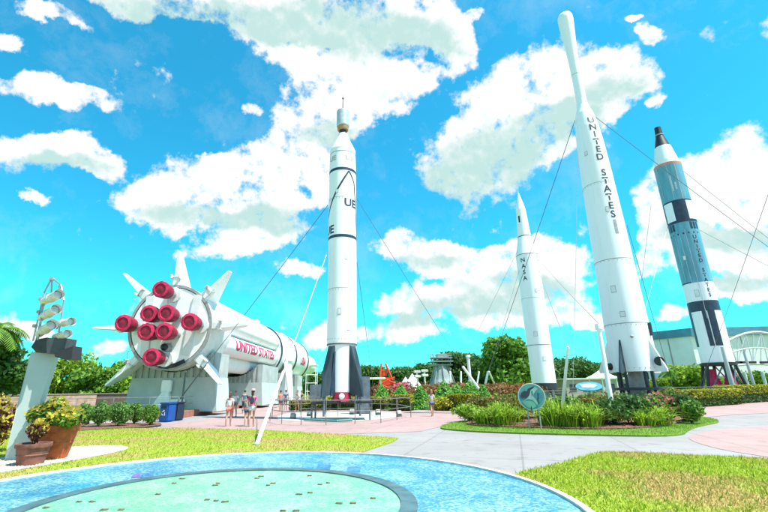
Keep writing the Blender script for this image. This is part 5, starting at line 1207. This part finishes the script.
# big white hall with the blue band
hb = root('exhibit_hall', (90, 112, 0), 'large white exhibition hall with a blue roof band at right', 'building')
P0, P1 = A(640, 334, 118), A(689, 331, 108); P2 = A(800, 329.5, 108); H_ = 15.2
fas = mat('blue_fascia', (.13, .36, .52), .5, .15, .3); hw = mat('hall_wall', (.84, .83, .81), .7, .06, .25, .05)
q = MB(); foot = [Vector((P0.x, P0.y, 0)), Vector((P1.x, P1.y, 0)), Vector((P1.x + 90, P1.y - 6, 0)), Vector((P1.x + 90, P1.y + 50, 0)), Vector((P0.x * 1.36, P0.y * 1.34, 0))]
q.prism(foot, (0, 0, H_ - 1.7)); q.out('wall', hw, hb)
q = MB(); f2 = [f + Vector(o) for f, o in zip(foot, [(-.5, -.5, 0), (0, -.6, 0), (0, -.6, 0), (0, 0, 0), (-.5, 0, 0)])]; q.prism([f + Vector((0, 0, H_ - 1.7)) for f in f2], (0, 0, 2.0)); q.out('roof_band', fas, hb)
q = MB()
for k in range(9):
    a = foot[1].lerp(foot[2], k / 9 + .02); q.box((a.x, a.y - .06, 6.7), (.14, .1, 13.2))
a = foot[0].lerp(foot[1], .55); q.box((a.x, a.y - .1, 6.7), (.2, .2, 13.2)); q.out('panel_joint', greym, hb)
for k, (u_, z_, w_, h_) in enumerate(((.05, 2.0, 5, 3.6), (.16, 2.0, 4, 3.6))):
    a = foot[1].lerp(foot[2], u_); MB().box((a.x, a.y - .1, z_), (w_, .12, h_)).out('door', mat('hall_door', (.30, .34, .36), .5), hb)
# white tubular truss lying beside the hall
tr = root('truss_arm', A(755, 388, 62).xy.to_3d(), 'pale tubular steel truss arching beside the blue rocket at the right edge', 'truss')
q = MB(); Yt = 60.0
def arc_pt(u, top, Y): 
    x0, y0 = 722, 366; x = 722 + 78 * u; yy = (352 - 20 * math.sin(PI * min(1, u * .85 + .12)) if top else 372 - 8 * math.sin(PI * min(1, u * .8 + .15))); return A(x, yy, Y)
for Y in (Yt, Yt + 4):
    for top in (True, False):
        pts = [arc_pt(i / 10, top, Y) for i in range(11)]
        for u, v in zip(pts, pts[1:]): q.tube(u, v, .16, n=8)
    for i in range(10):
        a, b = arc_pt(i / 10, True, Y), arc_pt((i + 1) / 10, False, Y); c_, d_ = arc_pt(i / 10, False, Y), arc_pt((i + 1) / 10, True, Y)
        q.tube(a, b, .07, n=6) if i % 2 else q.tube(c_, d_, .07, n=6); q.tube(arc_pt(i / 10, True, Y), c_, .07, n=6)
    mid = [arc_pt(i / 10, True, Y).lerp(arc_pt(i / 10, False, Y), .5) for i in range(11)]
    for u, v in zip(mid, mid[1:]): q.tube(u, v, .10, n=6)
for i in range(0, 11, 2):
    for top in (True, False): q.tube(arc_pt(i / 10, top, Yt), arc_pt(i / 10, top, Yt + 4), .08, n=6)
q.out('truss_tubes', mat('truss_white', (.62, .66, .64), .5, .1), tr)
for x in (744, 762, 782):
    p = A(x, 372, Yt + 2); MB().tube((p.x, p.y, 0), p, .2, n=8).out('truss_leg', MATS['truss_white'], tr)
q = MB()
for x in (738, 742, 752, 764): p = A(x, 362.5, Yt - .5); q.box(p, (.9, .4, .3))
q.out('clamp', blackm, tr)

# ================================================================== PEOPLE
skin = mat('skin', (.55, .30, .20), .55, .05)
def skinned(name, joints, edges, m, parent, rootj=0, sub=2):
    """joints: (x,y,z,r)"""
    me = bpy.data.meshes.new(name); me.from_pydata([j[:3] for j in joints], edges, []); o = bpy.data.objects.new(name, me); COL.objects.link(o)
    md = o.modifiers.new('s', 'SKIN'); md.use_smooth_shade = True; md.branch_smoothing = .6
    for i, j in enumerate(joints):
        sv = me.skin_vertices[0].data[i]; r = j[3] if isinstance(j[3], tuple) else (j[3], j[3]); sv.radius = r; sv.use_root = (i == rootj)
    o.modifiers.new('u', 'SUBSURF').levels = sub
    bpy.context.view_layer.update()
    m2 = bpy.data.meshes.new_from_object(o.evaluated_get(bpy.context.evaluated_depsgraph_get())); bpy.data.objects.remove(o); bpy.data.meshes.remove(me)
    for p in m2.polygons: p.use_smooth = True
    return link(name, m2, m, parent, local=True)
def person(x, y, rz, h, shirt, shorts, hair, label, stride=.22, long_hair=False, pack=None, hat=None, pants=False, arms=(.15, -.15), z=0, fem=True, skinm=skin, bend=(.25, .25)):
    p = G(x, y, z); t = root('person', p, label, 'person', None, rz); k = h / 1.75
    sw = (.155 if fem else .185)
    J = []; E = []
    def j(x_, y_, z_, r, par=None):
        J.append((x_ * k, y_ * k, z_ * k, tuple(v * k for v in r) if isinstance(r, tuple) else r * k)); 
        if par is not None: E.append((par, len(J) - 1))
        return len(J) - 1
    # facing +y
    pel = j(0, 0, .93, (.15, .10)); wa = j(0, 0, 1.08, (.125, .09), pel); ch = j(0, .01, 1.28, (.15, .10), wa); nk0 = j(0, 0, 1.43, (.07, .06), ch); nk = j(0, .01, 1.50, (.052, .055), nk0)
    hd0 = j(0, .02, 1.57, (.068, .08), nk); hd = j(0, .02, 1.65, (.078, .095), hd0); hd2 = j(0, .01, 1.71, (.06, .075), hd)
    for s_ in (-1, 1):
        st = stride * s_
        hp = j(s_ * .085, 0, .88, .09, pel); kn = j(s_ * .09, st * .55 + .03, .49, .056, hp); cf = j(s_ * .09, st * .8 - .02, .34, .054, kn); an = j(s_ * .09, st - .02, .085, .036, cf); he = j(s_ * .09, st - .02, .04, .035, an); to = j(s_ * .105, st + .15, .03, (.04, .025), he)
        sh = j(s_ * sw, 0, 1.39, .055, ch); a_ = arms[0 if s_ < 0 else 1]; el = j(s_ * (sw + .055), a_ * .5 - .02, 1.13, .038, sh); wr = j(s_ * (sw + .06), a_ + bend[0] * .3, .90 + abs(a_) * .1, .025, el)
        pm = j(s_ * (sw + .055), a_ + bend[0] * .3 + .02, .84 + abs(a_) * .1, (.018, .036), wr)
        for f_, (dy, l_) in enumerate(((.028, .062), (.010, .075), (-.008, .070), (-.026, .055))):
            bx, by, bz = s_ * (sw + .05), a_ + bend[0] * .3 + .02 + dy, .80 + abs(a_) * .1; f0 = j(bx, by, bz, .0085, pm); f1 = j(bx - s_ * .008, by + .006, bz - l_ * .5, .008, f0); j(bx - s_ * .022, by + .012, bz - l_, .0065, f1)
        th0 = j(s_ * (sw + .045), a_ + bend[0] * .3 + .055, .835 + abs(a_) * .1, .010, pm); j(s_ * (sw + .035), a_ + bend[0] * .3 + .075, .80 + abs(a_) * .1, .008, th0)
    b = skinned('body', J, E, skinm, t)
    # face
    q = MB(); q.sphere((0, .112 * k, 1.635 * k), .014 * k, (1, 1.3, 1.3), u=8, v=6); q.box((0, .108 * k, 1.59 * k), (.05 * k, .012 * k, .012 * k)); q.out('nose_and_mouth', mat('lip', (.45, .2, .15), .6), t, True)
    q = MB()
    for s_ in (-1, 1): q.sphere((s_ * .03 * k, .102 * k, 1.665 * k), .010 * k, u=8, v=6)
    q.out('eyes', blackm, t, True)
    q = MB()
    for s_ in (-1, 1): q.sphere((s_ * .082 * k, .0, 1.64 * k), .026 * k, (.4, .8, 1.2), u=8, v=6)
    q.out('ears', skinm, t, True)
    # clothing
    SJ = [J[0][:3] + ((.165 * k, .115 * k),)]; SJ[0] = (0, 0, .98 * k, (.158 * k, .112 * k)); SE = []
    def s(x_, y_, z_, r, par): SJ.append((x_ * k, y_ * k, z_ * k, tuple(v * k for v in r) if isinstance(r, tuple) else r * k)); SE.append((par, len(SJ) - 1)); return len(SJ) - 1
    w1_ = s(0, 0, 1.10, (.138, .102), 0); c1 = s(0, .01, 1.28, (.165, .115), w1_); n1_ = s(0, 0, 1.41, (.10, .075), c1)
    for i_, sg in enumerate((-1, 1)):
        a_ = arms[i_]; sh = s(sg * sw, 0, 1.395, .066, c1); s(sg * (sw + .04), a_ * .3, 1.23, .062, sh)
    skinned('shirt', SJ, SE, shirt, t)
    SJ = [(0, 0, .96 * k, (.162 * k, .118 * k))]; SE = []
    for sg in (-1, 1):
        hp = s(sg * .088, 0, .88, .105, 0)
        if pants: kn = s(sg * .09, stride * sg * .55 + .03, .49, .075, hp); s(sg * .09, stride * sg - .02, .12, .058, kn)
        else: s(sg * .09, stride * sg * .3, .70, .092, hp)
    skinned('trousers' if pants else 'shorts', SJ, SE, shorts, t)
    q = MB(); q.sphere((0, -.006 * k, 1.688 * k), .098 * k, (.92, 1.08, .95), u=16, v=12)
    if long_hair: q.sphere((0, -.085 * k, 1.56 * k), .075 * k, (1, .55, 1.7))
    # trim the hair to leave the face open
    geo = q.bm.verts[:] + q.bm.edges[:] + q.bm.faces[:]; bmesh.ops.bisect_plane(q.bm, geom=geo, plane_co=(0, .062 * k, 1.66 * k), plane_no=(0, 1, -.55), clear_outer=True)
    if not long_hair: geo = q.bm.verts[:] + q.bm.edges[:] + q.bm.faces[:]; bmesh.ops.bisect_plane(q.bm, geom=geo, plane_co=(0, 0, 1.61 * k), plane_no=(0, 0, -1), clear_outer=True)
    q.out('hair', hair, t, True)
    if hat: q = MB(); q.lathe([(1.705 * k, .17 * k), (1.712 * k, .11 * k), (1.76 * k, .10 * k), (1.80 * k, .06 * k), (1.81 * k, .01)], (0, 0, 0), n=20); q.out('hat', hat, t, True)
    q = MB()
    for sg in (-1, 1): q.box((sg * .097 * k, stride * sg + .055 * k, .03 * k), (.085 * k, .25 * k, .055 * k), bevel=.02 * k)
    q.out('shoes', mat('shoe', (.5, .4, .45), .7) if fem else mat('shoe_dark', (.1, .1, .12), .7), t, True)
    if pack:
        bp_ = MB().box((0, -.20 * k, 1.22 * k), (.21 * k, .15 * k, .30 * k), bevel=.05 * k).out('backpack', pack, t, True)
    return t
cl = lambda n, c: mat('cloth_' + n, c, .85, .12, 12, .1)
wht, crl, mag, dk, den = cl('white', (.70, .72, .72)), cl('coral', (.85, .20, .16)), cl('magenta', (.75, .04, .36)), cl('navy', (.04, .06, .10)), cl('denim', (.12, .18, .28))
brn, blk, bld = mat('hair_brown', (.12, .05, .03), .6, .2, 20), mat('hair_black', (.02, .015, .015), .5, .2, 20), mat('hair_fair', (.38, .22, .10), .6, .2, 20)
person(228, 425.8, .12, 1.62, wht, crl, brn, 'woman in white top and coral shorts walking away, left of the group', .16, True)
person(251, 426.3, .10, 1.74, mag, wht, brn, 'woman in magenta tank top, pale shorts and cap with a dark backpack, walking away', .13, True, pack=dk, hat=cl('cap', (.55, .42, .40)))
person(246.3, 425.2, .2, 1.42, cl('grey', (.45, .45, .45)), dk, blk, 'shorter person in dark shorts half hidden behind the magenta top', .18)
person(234, 417, 3.0, 1.70, wht, den, bld, 'person in white shirt beyond the coral shorts, facing the camera', .1, fem=False)
person(243.6, 413.2, .3, 1.74, den, dk, blk, 'man in dark blue shirt standing farther back beside the kerb', .05, fem=False, pants=True)
person(280, 411.5, .5, 1.70, crl, cl('maroon', (.28, .06, .12)), brn, 'person in coral red shirt beyond the railing beside the leaning pole', .1)
person(285.3, 410.2, .2, 1.72, den, dk, blk, 'person in blue shirt just behind the coral red shirt', .1, fem=False)
person(297, 411.5, 2.6, 1.70, wht, cl('khaki', (.45, .38, .28)), bld, 'person in white shirt near the saddle support, left of a pair', .1)
person(301.5, 410.8, 2.2, 1.66, dk, dk, blk, 'person in dark clothes, right of the pair near the saddle support', .1, pants=True)
person(432.5, 416.0, .15, 1.60, cl('pale_grey', (.60, .60, .62)), den, bld, 'woman in pale top and denim shorts strolling before the topiary', .2, True)
